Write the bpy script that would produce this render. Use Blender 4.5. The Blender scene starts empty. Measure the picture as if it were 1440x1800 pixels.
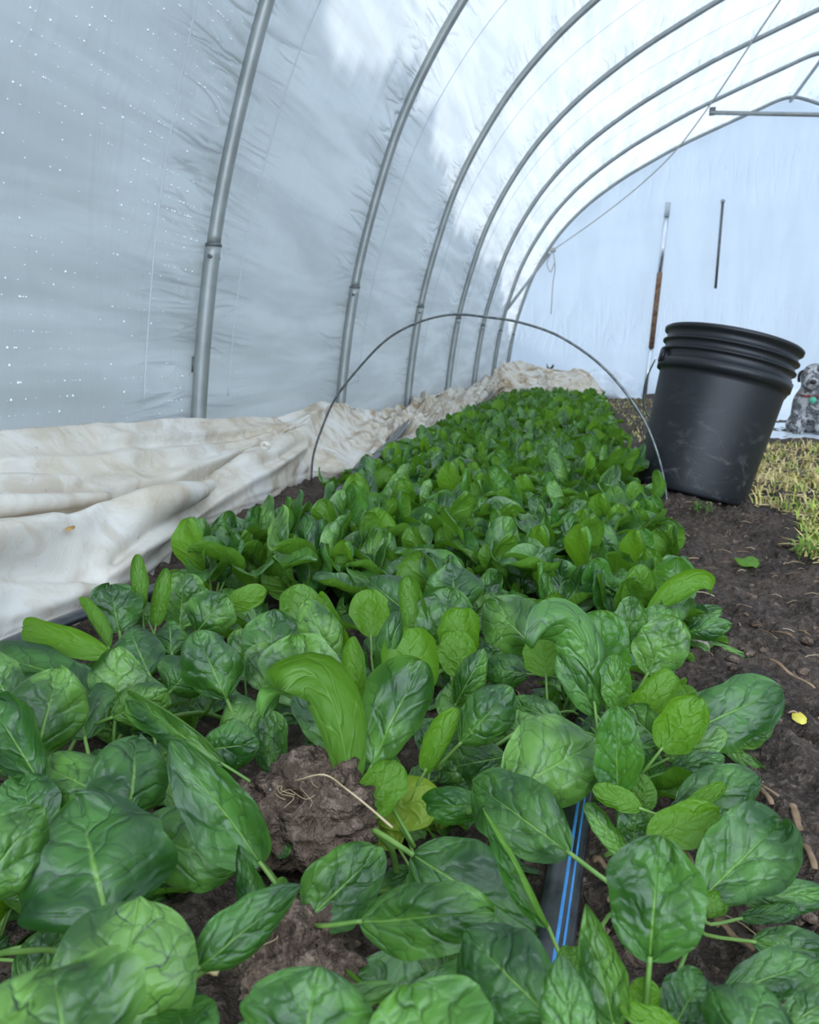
import bpy, math, random
import numpy as np
from mathutils import Vector, Matrix, Euler

random.seed(7)
RNG = np.random.default_rng(11)
SC = bpy.context.scene
COL = SC.collection

# ------------------------------------------------------------------ camera model (1440 x 1800 photo)
F = 1385.0
VX, VY, CX, CY, H = 1055.0, 634.0, 720.0, 900.0, 0.36
_d = np.array([VX-CX, CY-VY, F]); _d /= np.linalg.norm(_d)
_z = np.array([0.0, F, -(CY-VY)]); _z /= np.linalg.norm(_z)
_x = -np.cross(_d, _z)
M = np.array([_x, _d, _z])                 # world = M @ (right, up, forward)
CAM = np.array([0.0, 0.0, H])
def ray(px, py): return M @ np.array([px-CX, CY-py, F])
def at_y(px, py, Y): r = ray(px, py); return CAM + r*(Y/r[1])
def at_x(px, py, X): r = ray(px, py); return CAM + r*(X/r[0])
def at_z(px, py, z): r = ray(px, py); return CAM + r*((z-H)/r[2])
FWD = M @ np.array([0, 0, 1.0])
def depth(P): return float((np.asarray(P)-CAM) @ FWD)

# ------------------------------------------------------------------ numpy noise
def _hash(ix, iy, iz, seed):
    n = (ix.astype(np.int64)*374761393 + iy.astype(np.int64)*668265263 + iz.astype(np.int64)*2147483647 + seed*1274126177) & 0xffffffff
    n = ((n ^ (n >> 13))*1274126177) & 0xffffffff
    n = ((n ^ (n >> 16))*2246822519) & 0xffffffff
    return ((n ^ (n >> 15)) & 0xffff)/65535.0
def vnoise(x, y, z=None, seed=0):
    seed = int(seed)
    x = np.asarray(x, float); y = np.asarray(y, float)
    z = np.zeros_like(x) if z is None else np.asarray(z, float)
    ix, iy, iz = np.floor(x), np.floor(y), np.floor(z)
    fx, fy, fz = x-ix, y-iy, z-iz
    sx, sy, sz = [f*f*f*(f*(f*6-15)+10) for f in (fx, fy, fz)]
    r = 0
    for a in (0, 1):
        for b in (0, 1):
            for c in (0, 1):
                w = (sx if a else 1-sx)*(sy if b else 1-sy)*(sz if c else 1-sz)
                r = r + w*_hash(ix+a, iy+b, iz+c, seed)
    return r*2-1
def fbm(x, y, z=None, oct=4, seed=0, gain=.5):
    r = 0; a = 1.0; f = 1.0
    for k in range(oct):
        r = r + a*vnoise(np.asarray(x)*f, np.asarray(y)*f, None if z is None else np.asarray(z)*f, seed+k*17)
        a *= gain; f *= 2.03
    return r
def sstep(a, b, x):
    t = np.clip((np.asarray(x, float)-a)/(b-a), 0, 1); return t*t*(3-2*t)

# ------------------------------------------------------------------ object helpers
def tag(o, label=None, cat=None, group=None, kind=None):
    if label: o['label'] = label
    if cat: o['category'] = cat
    if group: o['group'] = group
    if kind: o['kind'] = kind
    return o
def empty(name, loc, label=None, cat=None, group=None):
    o = bpy.data.objects.new(name, None); COL.objects.link(o)
    o.location = Vector([float(v) for v in loc]); o.empty_display_size = .02
    return tag(o, label, cat, group)
def mesh_data(name, V, faces, mats, smooth=True, uv=None, midx=None):
    me = bpy.data.meshes.new(name)
    V = np.asarray(V, dtype=np.float32)
    if isinstance(faces, np.ndarray) and faces.ndim == 2:
        nf, k = faces.shape
        me.vertices.add(len(V)); me.vertices.foreach_set('co', V.ravel())
        me.loops.add(nf*k); me.loops.foreach_set('vertex_index', faces.astype(np.int32).ravel())
        me.polygons.add(nf)
        me.polygons.foreach_set('loop_start', np.arange(0, nf*k, k, dtype=np.int32))
        me.update(calc_edges=True)
    else:
        me.from_pydata([tuple(map(float, v)) for v in V], [], [list(map(int, f)) for f in faces])
        me.update()
    for m in (mats if isinstance(mats, (list, tuple)) else [mats]): me.materials.append(m)
    if smooth: me.polygons.foreach_set('use_smooth', np.ones(len(me.polygons), dtype=bool))
    if midx is not None: me.polygons.foreach_set('material_index', np.asarray(midx, dtype=np.int32))
    if uv is not None:
        l = me.uv_layers.new(name='UVMap')
        vi = np.empty(len(me.loops), dtype=np.int32); me.loops.foreach_get('vertex_index', vi)
        l.data.foreach_set('uv', np.asarray(uv, dtype=np.float32)[vi].ravel())
    me.validate()
    return me
def obj(name, me, parent=None, loc=None):
    o = bpy.data.objects.new(name, me); COL.objects.link(o)
    if parent: o.parent = parent
    if loc is not None: o.location = Vector([float(v) for v in loc])
    return o
def grid_faces(nr, nc, wrap=False):
    i = np.arange(nr-1)[:, None]; j = np.arange(nc if wrap else nc-1)[None, :]
    a = i*nc + j; b = i*nc + (j+1) % nc
    return np.stack([a, b, b+nc, a+nc], -1).reshape(-1, 4)
class MB:
    """collects shapes that belong to ONE object"""
    def __init__(s): s.V = []; s.F = []; s.n = 0; s.mi = []
    def add(s, V, Fc, mi=0):
        V = np.asarray(V, float)
        s.F += [[int(v)+s.n for v in f] for f in Fc]; s.mi += [mi]*len(Fc)
        s.V.append(V); s.n += len(V); return s
    def tube(s, pts, r, seg=10, cap=True, mi=0, squash=None):
        pts = np.asarray(pts, float); n = len(pts)
        r = np.broadcast_to(np.asarray(r, float), (n,))
        T = np.gradient(pts, axis=0); T /= np.linalg.norm(T, axis=1)[:, None]+1e-12
        up = np.array([0, 0, 1.0]) if abs(T[0] @ np.array([0, 0, 1.0])) < .9 else np.array([1.0, 0, 0])
        S = np.cross(T[0], up); S /= np.linalg.norm(S); rows = []
        for i in range(n):
            S = S-T[i]*(S @ T[i]); S /= np.linalg.norm(S); U = np.cross(S, T[i])
            a = np.linspace(0, 2*math.pi, seg, endpoint=False)
            k = 1 if squash is None else squash
            rows.append(pts[i]+r[i]*(np.cos(a)[:, None]*S+k*np.sin(a)[:, None]*U))
        f = [list(q) for q in grid_faces(n, seg, True)]
        if cap: f += [list(range(seg))[::-1], [(n-1)*seg+k for k in range(seg)]]
        return s.add(np.concatenate(rows), f, mi)
    def lathe(s, prof, seg=48, mi=0):
        a = np.linspace(0, 2*math.pi, seg, endpoint=False); rows = []
        for (r, z) in prof: rows.append(np.stack([r*np.cos(a), r*np.sin(a), np.full(seg, z)], 1))
        return s.add(np.concatenate(rows), [list(q) for q in grid_faces(len(prof), seg, True)], mi)
    def box(s, c, d, R=None, mi=0):
        c = np.asarray(c, float); d = np.asarray(d, float)/2
        P = np.array([[x, y, z] for x in (-1, 1) for y in (-1, 1) for z in (-1, 1)], float)*d
        if R is not None: P = P @ np.array(R).T
        return s.add(P+c, [[0, 1, 3, 2], [4, 6, 7, 5], [0, 4, 5, 1], [2, 3, 7, 6], [0, 2, 6, 4], [1, 5, 7, 3]], mi)
    def build(s, name, mats, parent=None, loc=None, smooth=True):
        return obj(name, mesh_data(name, np.concatenate(s.V), s.F, mats, smooth, midx=s.mi), parent, loc)
def catmull(P, n):
    P = np.asarray(P, float); m = len(P)
    Q = np.vstack([2*P[0]-P[1], P, 2*P[-1]-P[-2]])
    t = np.linspace(0, m-1, n); i = np.minimum(t.astype(int), m-2); f = (t-i)[:, None]
    p0, p1, p2, p3 = Q[i], Q[i+1], Q[i+2], Q[i+3]
    return .5*((2*p1)+(-p0+p2)*f+(2*p0-5*p1+4*p2-p3)*f*f+(-p0+3*p1-3*p2+p3)*f**3)
def ico(sub):
    import bmesh
    bm = bmesh.new(); bmesh.ops.create_icosphere(bm, subdivisions=sub, radius=1)
    V = np.array([v.co[:] for v in bm.verts]); Fc = np.array([[v.index for v in f.verts] for f in bm.faces]); bm.free()
    return V, Fc

# ------------------------------------------------------------------ node materials
class NT:
    def __init__(s, name):
        s.m = bpy.data.materials.new(name); s.m.use_nodes = True
        s.t = s.m.node_tree; s.t.nodes.clear()
        s.out = s.t.nodes.new('ShaderNodeOutputMaterial')
    def n(s, typ, **kw):
        nd = s.t.nodes.new(typ)
        for k, v in kw.items():
            if k.startswith('i_'):
                key = k[2:].replace('_', ' ')
                s.set(nd.inputs[key], v)
            else: setattr(nd, k, v)
        return nd
    def set(s, sock, v):
        if hasattr(v, 'node'): s.t.links.new(v, sock)
        else: sock.default_value = v
    def math(s, op, a, b=None, c=None, clamp=False):
        nd = s.t.nodes.new('ShaderNodeMath'); nd.operation = op; nd.use_clamp = clamp
        s.set(nd.inputs[0], a)
        if b is not None: s.set(nd.inputs[1], b)
        if c is not None: s.set(nd.inputs[2], c)
        return nd.outputs[0]
    def smooth(s, x, lo, hi, a=0.0, b=1.0):
        nd = s.t.nodes.new('ShaderNodeMapRange'); nd.interpolation_type = 'SMOOTHSTEP'
        s.set(nd.inputs['Value'], x)
        nd.inputs['From Min'].default_value = lo; nd.inputs['From Max'].default_value = hi
        nd.inputs['To Min'].default_value = a; nd.inputs['To Max'].default_value = b
        return nd.outputs[0]
    def mix(s, f, a, b, blend='MIX'):
        nd = s.t.nodes.new('ShaderNodeMix'); nd.data_type = 'RGBA'; nd.blend_type = blend
        s.set(nd.inputs[0], f)
        s.set(nd.inputs[6], (*a, 1) if isinstance(a, tuple) and len(a) == 3 else a)
        s.set(nd.inputs[7], (*b, 1) if isinstance(b, tuple) and len(b) == 3 else b)
        return nd.outputs[2]
    def noise(s, vec, scale, detail=3, rough=.5, dist=0.0):
        nd = s.t.nodes.new('ShaderNodeTexNoise')
        if vec is not None: s.set(nd.inputs['Vector'], vec)
        nd.inputs['Scale'].default_value = scale; nd.inputs['Detail'].default_value = detail
        nd.inputs['Roughness'].default_value = rough; nd.inputs['Distortion'].default_value = dist
        return nd.outputs[0]
    def mapping(s, vec, scale=(1, 1, 1), rot=(0, 0, 0), loc=(0, 0, 0)):
        nd = s.t.nodes.new('ShaderNodeMapping'); s.set(nd.inputs['Vector'], vec)
        nd.inputs['Scale'].default_value = scale; nd.inputs['Rotation'].default_value = rot; nd.inputs['Location'].default_value = loc
        return nd.outputs[0]
    def bump(s, h, strength, dist, normal=None):
        nd = s.t.nodes.new('ShaderNodeBump'); s.set(nd.inputs['Height'], h)
        nd.inputs['Strength'].default_value = strength; nd.inputs['Distance'].default_value = dist
        if normal is not None: s.set(nd.inputs['Normal'], normal)
        return nd.outputs[0]
    def principled(s, color, rough=.5, metal=0., spec=.5, normal=None):
        nd = s.t.nodes.new('ShaderNodeBsdfPrincipled')
        s.set(nd.inputs['Base Color'], (*color, 1) if isinstance(color, tuple) and len(color) == 3 else color)
        s.set(nd.inputs['Roughness'], rough); s.set(nd.inputs['Metallic'], metal)
        nd.inputs['Specular IOR Level'].default_value = spec
        if normal is not None: s.set(nd.inputs['Normal'], normal)
        return nd.outputs[0]
    def done(s, shader): s.t.links.new(shader, s.out.inputs['Surface']); return s.m
    def coords(s, which='Object'):
        return s.t.nodes.new('ShaderNodeTexCoord').outputs[which]

def leaf_material(name, top_dark, top_light, under, trans, trans_fac=.28):
    t = NT(name)
    uv = t.coords('UV'); sp = t.n('ShaderNodeSeparateXYZ'); t.set(sp.inputs[0], uv)
    x = t.math('MULTIPLY', t.math('SUBTRACT', sp.outputs[0], .5), 2.0)
    v = sp.outputs[1]; ax = t.math('ABSOLUTE', x)
    rnd = t.n('ShaderNodeObjectInfo').outputs['Random']
    off = t.n('ShaderNodeCombineXYZ'); t.set(off.inputs[2], t.math('MULTIPLY', rnd, 40.0))
    add = t.n('ShaderNodeVectorMath', operation='ADD'); t.set(add.inputs[0], uv); t.set(add.inputs[1], off.outputs[0])
    w = add.outputs[0]
    n1 = t.noise(w, 3.0, 2); n2 = t.noise(w, 1.6, 2); n3 = t.noise(w, 60, 2)
    sd = t.math('MULTIPLY', t.math('SIGN', x), .21)
    sv = t.math('SUBTRACT', v, t.math('MULTIPLY', t.math('POWER', ax, .85), .36))
    ss = t.math('ADD', t.math('ADD', t.math('MULTIPLY', sv, 3.7), sd), t.math('MULTIPLY', n1, 1.5))
    fr = t.math('MULTIPLY', t.math('ABSOLUTE', t.math('SUBTRACT', t.math('FRACT', ss), .5)), 2.0)
    vein = t.math('MULTIPLY', t.smooth(fr, 0.0, .085, 1, 0), t.smooth(ax, .55, 1.0, 1, .25))
    veinw = t.math('MULTIPLY', t.smooth(fr, 0.0, .42, 1, 0), t.smooth(ax, .3, 1.0, 1, .35))
    mid = t.smooth(t.math('ADD', ax, t.math('MULTIPLY', v, .03)), .018, .062, 1, 0)
    wn = t.n('ShaderNodeTexNoise'); t.set(wn.inputs['Vector'], w); wn.inputs['Scale'].default_value = 4.0
    wa = t.n('ShaderNodeVectorMath', operation='MULTIPLY_ADD'); t.set(wa.inputs[0], wn.outputs['Color']); wa.inputs[1].default_value = (.22, .22, 0); t.set(wa.inputs[2], w)
    mp = t.mapping(wa.outputs[0], (4.2, 5.6, 1))
    dv = t.n('ShaderNodeTexVoronoi', feature='DISTANCE_TO_EDGE', voronoi_dimensions='3D'); t.set(dv.inputs['Vector'], mp); dv.inputs['Scale'].default_value = 1.0
    net = t.smooth(dv.outputs['Distance'], 0.0, .05, 1, 0)
    netw = t.smooth(dv.outputs['Distance'], 0.0, .35, 1, 0)
    col = t.mix(t.smooth(n2, .32, .68), top_dark, top_light)
    hs = t.n('ShaderNodeHueSaturation'); t.set(hs.inputs['Color'], col)
    t.set(hs.inputs['Value'], t.math('ADD', t.math('MULTIPLY', rnd, .6), .7)); t.set(hs.inputs['Hue'], t.math('ADD', t.math('MULTIPLY', rnd, -.03), .512))
    col = hs.outputs[0]
    dk = t.math('ADD', t.math('MULTIPLY', vein, .85), t.math('MULTIPLY', net, .5), clamp=True)
    col = t.mix(dk, col, (.008, .03, .012))
    col = t.mix(t.math('MULTIPLY', mid, t.smooth(v, .35, .9, .85, .1)), col, (.17, .33, .06))
    ucol = t.mix(t.math('MULTIPLY', t.math('ADD', vein, mid, clamp=True), .35), under, (.25, .42, .1))
    bf = t.n('ShaderNodeNewGeometry').outputs['Backfacing']
    c = t.mix(bf, col, ucol)
    h = t.math('ADD', t.math('MULTIPLY', veinw, -.8), t.math('MULTIPLY', netw, -.55))
    h = t.math('ADD', h, t.math('MULTIPLY', mid, -.5)); h = t.math('ADD', h, t.math('MULTIPLY', n3, .12))
    nrm = t.bump(h, .55, .0021)
    p = t.principled(c, t.math('ADD', .40, t.math('MULTIPLY', bf, .2)), 0, .6, nrm)
    tr = t.n('ShaderNodeBsdfTranslucent'); t.set(tr.inputs['Color'], (*trans, 1)); t.set(tr.inputs['Normal'], nrm)
    mx = t.n('ShaderNodeMixShader'); mx.inputs[0].default_value = trans_fac
    t.set(mx.inputs[1], p); t.set(mx.inputs[2], tr.outputs[0])
    return t.done(mx.outputs[0])

def simple(name, c1, c2=None, scale=20, rough=.5, metal=0, spec=.5, bumpd=0, bscale=None, det=3):
    t = NT(name); o = t.coords('Object')
    col = c1 if c2 is None else t.mix(t.smooth(t.noise(o, scale, det), .35, .65), c1, c2)
    nr = t.bump(t.noise(o, bscale or scale, 4), .6, bumpd) if bumpd else None
    return t.done(t.principled(col, rough, metal, spec, nr))

MAT = {}
MAT['leaf'] = leaf_material('spinach_leaf', (.014, .068, .009), (.100, .250, .042), (.075, .19, .010), (.20, .48, .018), .17)
MAT['leaf_bright'] = leaf_material('spinach_leaf_young', (.026, .12, .015), (.078, .235, .034), (.10, .245, .010), (.27, .56, .016), .30)
MAT['leaf_yellow'] = leaf_material('spinach_leaf_pale', (.17, .30, .03), (.24, .38, .05), (.26, .38, .03), (.5, .62, .06), .36)
MAT['stem'] = simple('spinach_stem', (.10, .22, .035), (.19, .33, .07), 30, .45)

def soil_material(name, wet=1.0):
    t = NT(name); o = t.coords('Object')
    a = t.noise(o, 9, 4, .6); b = t.noise(o, 120, 4, .65); c = t.noise(o, 420, 2)
    col = t.mix(t.smooth(a, .3, .7), (.030, .020, .014), (.098, .068, .050))
    col = t.mix(t.smooth(b, .45, .75), col, (.165, .122, .094))
    col = t.mix(t.smooth(c, .68, .74), col, (.17, .125, .085))
    if wet != 1.0: col = t.mix(1.0, col, (wet, wet*.96, wet*.93), 'MULTIPLY')
    col = t.mix(t.smooth(t.noise(t.mapping(o, (1, 1, 1), (0, 0, 0), (3, 7, 1)), 210, 2), .76, .79), col, (.36, .33, .29))
    v = t.n('ShaderNodeTexVoronoi'); t.set(v.inputs['Vector'], o); v.inputs['Scale'].default_value = 95
    h = t.math('ADD', t.math('MULTIPLY', v.outputs['Distance'], -1.0), t.math('MULTIPLY', b, 1.0))
    h = t.math('ADD', h, t.math('MULTIPLY', c, .35))
    return t.done(t.principled(col, .78, 0, .3, t.bump(h, 1.0, .010)))
MAT['soil'] = soil_material('dark_soil')
MAT['clod'] = soil_material('clod_soil', 2.1)

def film_material(name, tint, rough=.38, bs=.9, dk=.80):
    t = NT(name); uv = t.coords('UV')       # uv in metres: x across the tunnel wall, y along it
    sp = t.n('ShaderNodeSeparateXYZ'); t.set(sp.inputs[0], uv); s, y = sp.outputs[0], sp.outputs[1]
    # distance to the nearest arch, in metres (arches stand every 1.22 m)
    fy = t.math('FRACT', t.math('DIVIDE', t.math('SUBTRACT', y, 1.94-.61), 1.22))
    da = t.math('MULTIPLY', t.math('ABSOLUTE', t.math('SUBTRACT', fy, .5)), 1.22)
    near = t.smooth(da, .02, .42, 1, 0)
    w1 = t.noise(t.mapping(uv, (6, 1.1, 1)), 1.0, 2, .5, .6)
    w2 = t.noise(t.mapping(uv, (13, 2.2, 1)), 1.0, 2, .5, .8)
    w3 = t.noise(t.mapping(uv, (1.3, 8, 1)), 1.0, 3, .6, 1.0)
    cr = t.math('POWER', t.math('SUBTRACT', 1.0, t.math('MULTIPLY', t.math('ABSOLUTE', t.math('SUBTRACT', w2, .5)), 2.0)), 6.0)
    h = t.math('ADD', t.math('MULTIPLY', w1, 1.2), t.math('MULTIPLY', t.math('MULTIPLY', cr, near), .55))
    h = t.math('ADD', h, t.math('MULTIPLY', w3, .6))
    nrm = t.bump(h, bs, .03)
    den = t.noise(t.mapping(uv, (9, 1.1, 1), (0, 0, .06)), 1.0, 3, .55, .5)
    dirt = t.smooth(t.noise(uv, 22, 5, .7), .66, .76)
    col = t.mix(t.smooth(den, .3, .7), tuple(dk*k for k in tint), tint)
    col = t.mix(t.math('MULTIPLY', dirt, .35), col, (.30, .32, .31))
    d = t.n('ShaderNodeBsdfDiffuse'); t.set(d.inputs['Color'], col); t.set(d.inputs['Normal'], nrm)
    tr = t.n('ShaderNodeBsdfTranslucent'); t.set(tr.inputs['Color'], col); t.set(tr.inputs['Normal'], nrm)
    g = t.n('ShaderNodeBsdfGlossy'); g.inputs['Roughness'].default_value = rough; g.inputs['Color'].default_value = (.9, .95, 1, 1); t.set(g.inputs['Normal'], nrm)
    m1 = t.n('ShaderNodeMixShader'); m1.inputs[0].default_value = .66; t.set(m1.inputs[1], d.outputs[0]); t.set(m1.inputs[2], tr.outputs[0])
    m2 = t.n('ShaderNodeMixShader'); m2.inputs[0].default_value = .10; t.set(m2.inputs[1], m1.outputs[0]); t.set(m2.inputs[2], g.outputs[0])
    return t.done(m2.outputs[0])
MAT['film'] = film_material('greenhouse_film', (.88, .93, .97))
MAT['film_end'] = film_material('greenhouse_film_end', (.76, .87, .99), .5, .3, .93)

def steel(name, c, rough=.42):
    t = NT(name); o = t.coords('Object')
    n = t.noise(o, 14, 4, .6); n2 = t.noise(t.mapping(o, (60, 60, 3)), 1, 3)
    col = t.mix(t.smooth(n, .3, .7), tuple(.8*k for k in c), c)
    return t.done(t.principled(col, t.math('ADD', rough-.1, t.math('MULTIPLY', n2, .25)), .55, .5))
MAT['steel'] = steel('galvanised_steel', (.36, .38, .37))
MAT['steel_dark'] = steel('dull_steel', (.17, .18, .18), .5)
MAT['rust'] = simple('rusted_steel', (.16, .075, .035), (.28, .17, .11), 25, .8)
MAT['shiny'] = simple('bright_steel', (.75, .78, .82), None, 1, .25, .9)
MAT['wire'] = simple('wire', (.10, .115, .12), (.2, .21, .21), 60, .45, .6)
MAT['cord_shade'] = simple('cord_shade', (.55, .60, .63), None, 1, .7)  # pale grey of the painted cord-shadow lines, also used on the post cap
MAT['rope'] = simple('rope', (.55, .55, .5), (.4, .4, .37), 80, .9)
MAT['black_tape'] = simple('black_polythene', (.018, .020, .024), (.05, .052, .058), 40, .28, 0, .5, .0006, 90)
MAT['blue'] = simple('blue_line', (.05, .25, .62), (.08, .32, .70), 60, .4)

def cloth_material():
    t = NT('row_cover_cloth'); o = t.coords('Object')
    a = t.noise(o, 3.2, 4, .6, .6); b = t.noise(o, 11, 5, .65, .8); c = t.noise(o, 300, 2)
    col = t.mix(t.smooth(a, .35, .7), (.90, .87, .81), (.78, .70, .56))
    sy = t.n('ShaderNodeSeparateXYZ'); t.set(sy.inputs[0], o)
    col = t.mix(t.math('MULTIPLY', t.smooth(b, .44, .66), t.smooth(sy.outputs[1], 1.4, 3.6, .35, .95)), col, (.50, .36, .20))
    col = t.mix(t.math('MULTIPLY', t.smooth(t.noise(o, 55, 3), .70, .78), .5), col, (.2, .15, .09))
    h = t.math('ADD', t.math('MULTIPLY', b, .8), t.math('MULTIPLY', c, .05))
    nrm = t.bump(h, .5, .012)
    p = t.principled(col, .75, 0, .25, nrm)
    tr = t.n('ShaderNodeBsdfTranslucent'); t.set(tr.inputs['Color'], col); t.set(tr.inputs['Normal'], nrm)
    m = t.n('ShaderNodeMixShader'); m.inputs[0].default_value = .3; t.set(m.inputs[1], p); t.set(m.inputs[2], tr.outputs[0])
    return t.done(m.outputs[0])
MAT['cloth'] = cloth_material()
MAT['sheet'] = simple('white_plastic_sheet', (.80, .84, .88), (.66, .72, .78), 6, .35, 0, .5, .01, 14)

def bucket_material():
    t = NT('black_bucket_plastic'); o = t.coords('Object')
    sp = t.n('ShaderNodeSeparateXYZ'); t.set(sp.inputs[0], o)
    low = t.smooth(sp.outputs[2], 0.0, .3, 1, .10)
    smear = t.smooth(t.noise(t.mapping(o, (9, 9, 16), (.5, .3, .2)), 1.5, 5, .7, 1.4), .50, .74)
    spk = t.smooth(t.noise(o, 120, 2), .74, .80)
    col = t.mix(t.math('MULTIPLY', smear, t.math('MULTIPLY', low, .55)), (.011, .0125, .0155), (.16, .155, .15))
    col = t.mix(t.math('MULTIPLY', spk, .4), col, (.2, .2, .2))
    r = t.math('ADD', .36, t.math('MULTIPLY', t.noise(o, 7, 3), .2))
    return t.done(t.principled(col, r, 0, .45))
MAT['bucket'] = bucket_material()
MAT['wood'] = simple('old_wood', (.17, .105, .06), (.30, .20, .12), 40, .8, 0, .3, .002, 120)
MAT['straw'] = simple('straw', (.55, .42, .18), (.72, .58, .30), 30, .7)
MAT['rock'] = simple('pink_stone', (.34, .25, .23), (.46, .38, .36), 30, .7, 0, .4, .003, 60)
MAT['grass'] = simple('grass_blade', (.20, .32, .035), (.44, .50, .08), 9, .55)
MAT['dry_grass'] = simple('dry_grass', (.60, .48, .16), (.72, .55, .28), 9, .7)
MAT['yellow'] = simple('yellow_leaf', (.62, .50, .03), (.70, .60, .08), 40, .5)
MAT['root'] = simple('pale_root', (.45, .33, .18), (.58, .45, .28), 40, .7)
MAT['brown'] = simple('dry_brown_leaf', (.30, .16, .04), (.45, .28, .09), 60, .8)
MAT['added_foliage'] = simple('added_tree_foliage', (.05, .08, .04), (.09, .13, .07), 6, .7)  # foliage of the added trees that shade the left film
MAT['drop'] = simple('water_drop', (.97, .98, 1.0), None, 1, .04, 0, 1.0)

# ------------------------------------------------------------------ world, sun
wd = bpy.data.worlds.new('sky'); SC.world = wd; wd.use_nodes = True
nt = wd.node_tree; nt.nodes.clear()
ot = nt.nodes.new('ShaderNodeOutputWorld'); bg = nt.nodes.new('ShaderNodeBackground')
tc = nt.nodes.new('ShaderNodeTexCoord'); sx = nt.nodes.new('ShaderNodeSeparateXYZ'); nt.links.new(tc.outputs['Generated'], sx.inputs[0])
rp = nt.nodes.new('ShaderNodeValToRGB'); e = rp.color_ramp.elements
mr = nt.nodes.new('ShaderNodeMapRange'); mr.inputs['From Min'].default_value = -1; mr.inputs['From Max'].default_value = 1
nt.links.new(sx.outputs[2], mr.inputs['Value']); nt.links.new(mr.outputs[0], rp.inputs[0])
e[0].position = .46; e[0].color = (.30, .33, .34, 1); e[1].position = .55; e[1].color = (.58, .68, .82, 1)
n_ = e.new(1.0); n_.color = (.45, .53, .63, 1)
gl = nt.nodes.new('ShaderNodeMapRange'); gl.interpolation_type = 'SMOOTHSTEP'      # added sky glow behind the camera to brighten the foreground leaves
gl.inputs['From Min'].default_value = .55; gl.inputs['From Max'].default_value = 1.0; gl.inputs['To Min'].default_value = 1.0; gl.inputs['To Max'].default_value = 4.2
dt = nt.nodes.new('ShaderNodeVectorMath'); dt.operation = 'DOT_PRODUCT'; dt.inputs[1].default_value = (.18, -.86, .48)
nt.links.new(tc.outputs['Generated'], dt.inputs[0]); nt.links.new(dt.outputs['Value'], gl.inputs['Value'])
vm = nt.nodes.new('ShaderNodeVectorMath'); vm.operation = 'SCALE'; nt.links.new(rp.outputs[0], vm.inputs[0]); nt.links.new(gl.outputs[0], vm.inputs['Scale'])
nt.links.new(vm.outputs[0], bg.inputs[0]); bg.inputs[1].default_value = 1.0
nt.links.new(bg.outputs[0], ot.inputs[0])
SUN_DIR = np.array([-.84, .20, .42]); SUN_DIR /= np.linalg.norm(SUN_DIR)      # towards the sun
sl = bpy.data.lights.new('sun', 'SUN'); sl.energy = 1.15; sl.angle = math.radians(2.2); sl.color = (1.0, .97, .93)
so = bpy.data.objects.new('sun', sl); COL.objects.link(so)
so.rotation_euler = Vector(SUN_DIR).to_track_quat('Z', 'Y').to_euler(); so.location = (-6, 3, 6)

# ------------------------------------------------------------------ camera
cd = bpy.data.cameras.new('camera'); co = bpy.data.objects.new('camera', cd); COL.objects.link(co)
cd.sensor_fit = 'VERTICAL'; cd.sensor_height = 36; cd.sensor_width = 28.8; cd.lens = F*36/1800
R = Matrix((M[:, 0], M[:, 1], -M[:, 2])).transposed()
co.matrix_world = Matrix.Translation(Vector(CAM)) @ R.to_4x4()
cd.clip_start = .01; cd.clip_end = 200
cd.dof.use_dof = True; cd.dof.focus_distance = .75; cd.dof.aperture_fstop = 16.0
SC.camera = co
SC.view_settings.view_transform = 'Standard'; SC.view_settings.look = 'None'
SC.view_settings.gamma = 1.0; SC.view_settings.use_curve_mapping = False
SC.view_settings.exposure = .88
SC.cycles.max_bounces = 10; SC.cycles.diffuse_bounces = 7; SC.cycles.glossy_bounces = 3; SC.cycles.transmission_bounces = 6
SC.cycles.use_denoising = True
SC.cycles.sample_clamp_indirect = 6.0
SC.cycles.caustics_reflective = False; SC.cycles.caustics_refractive = False

# ------------------------------------------------------------------ tunnel: arches, film
RX = 1.755                                                 # ridge
HALF = [(-1.06, -.05), (-1.045, .2), (-1.005, .5), (-.955, .75), (-.875, 1.02), (-.79, 1.25), (-.675, 1.47), (-.52, 1.70), (-.34, 1.90),
        (-.13, 2.08), (.15, 2.27), (.42, 2.42), (.72, 2.57), (1.1, 2.73), (1.45, 2.87), (1.64, 2.945), (RX, 2.965)]
PROF_L = np.array(HALF); PROF = np.vstack([PROF_L, np.column_stack([2*RX-PROF_L[::-1, 0], PROF_L[::-1, 1]])[1:]])
_prof3 = catmull(np.column_stack([PROF[:, 0], PROF[:, 1], 0*PROF[:, 0]]), 321)[:, :2]
_T = np.gradient(_prof3, axis=0); _T /= np.linalg.norm(_T, axis=1)[:, None]
_NRM = np.column_stack([-_T[:, 1], _T[:, 0]])              # outward
ARCH_Y = [1.94+1.22*k for k in range(7)]
ARCH_Y[6] = 9.24
names = ['nearest', 'second', 'third', 'fourth', 'fifth', 'sixth', 'last']
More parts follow.
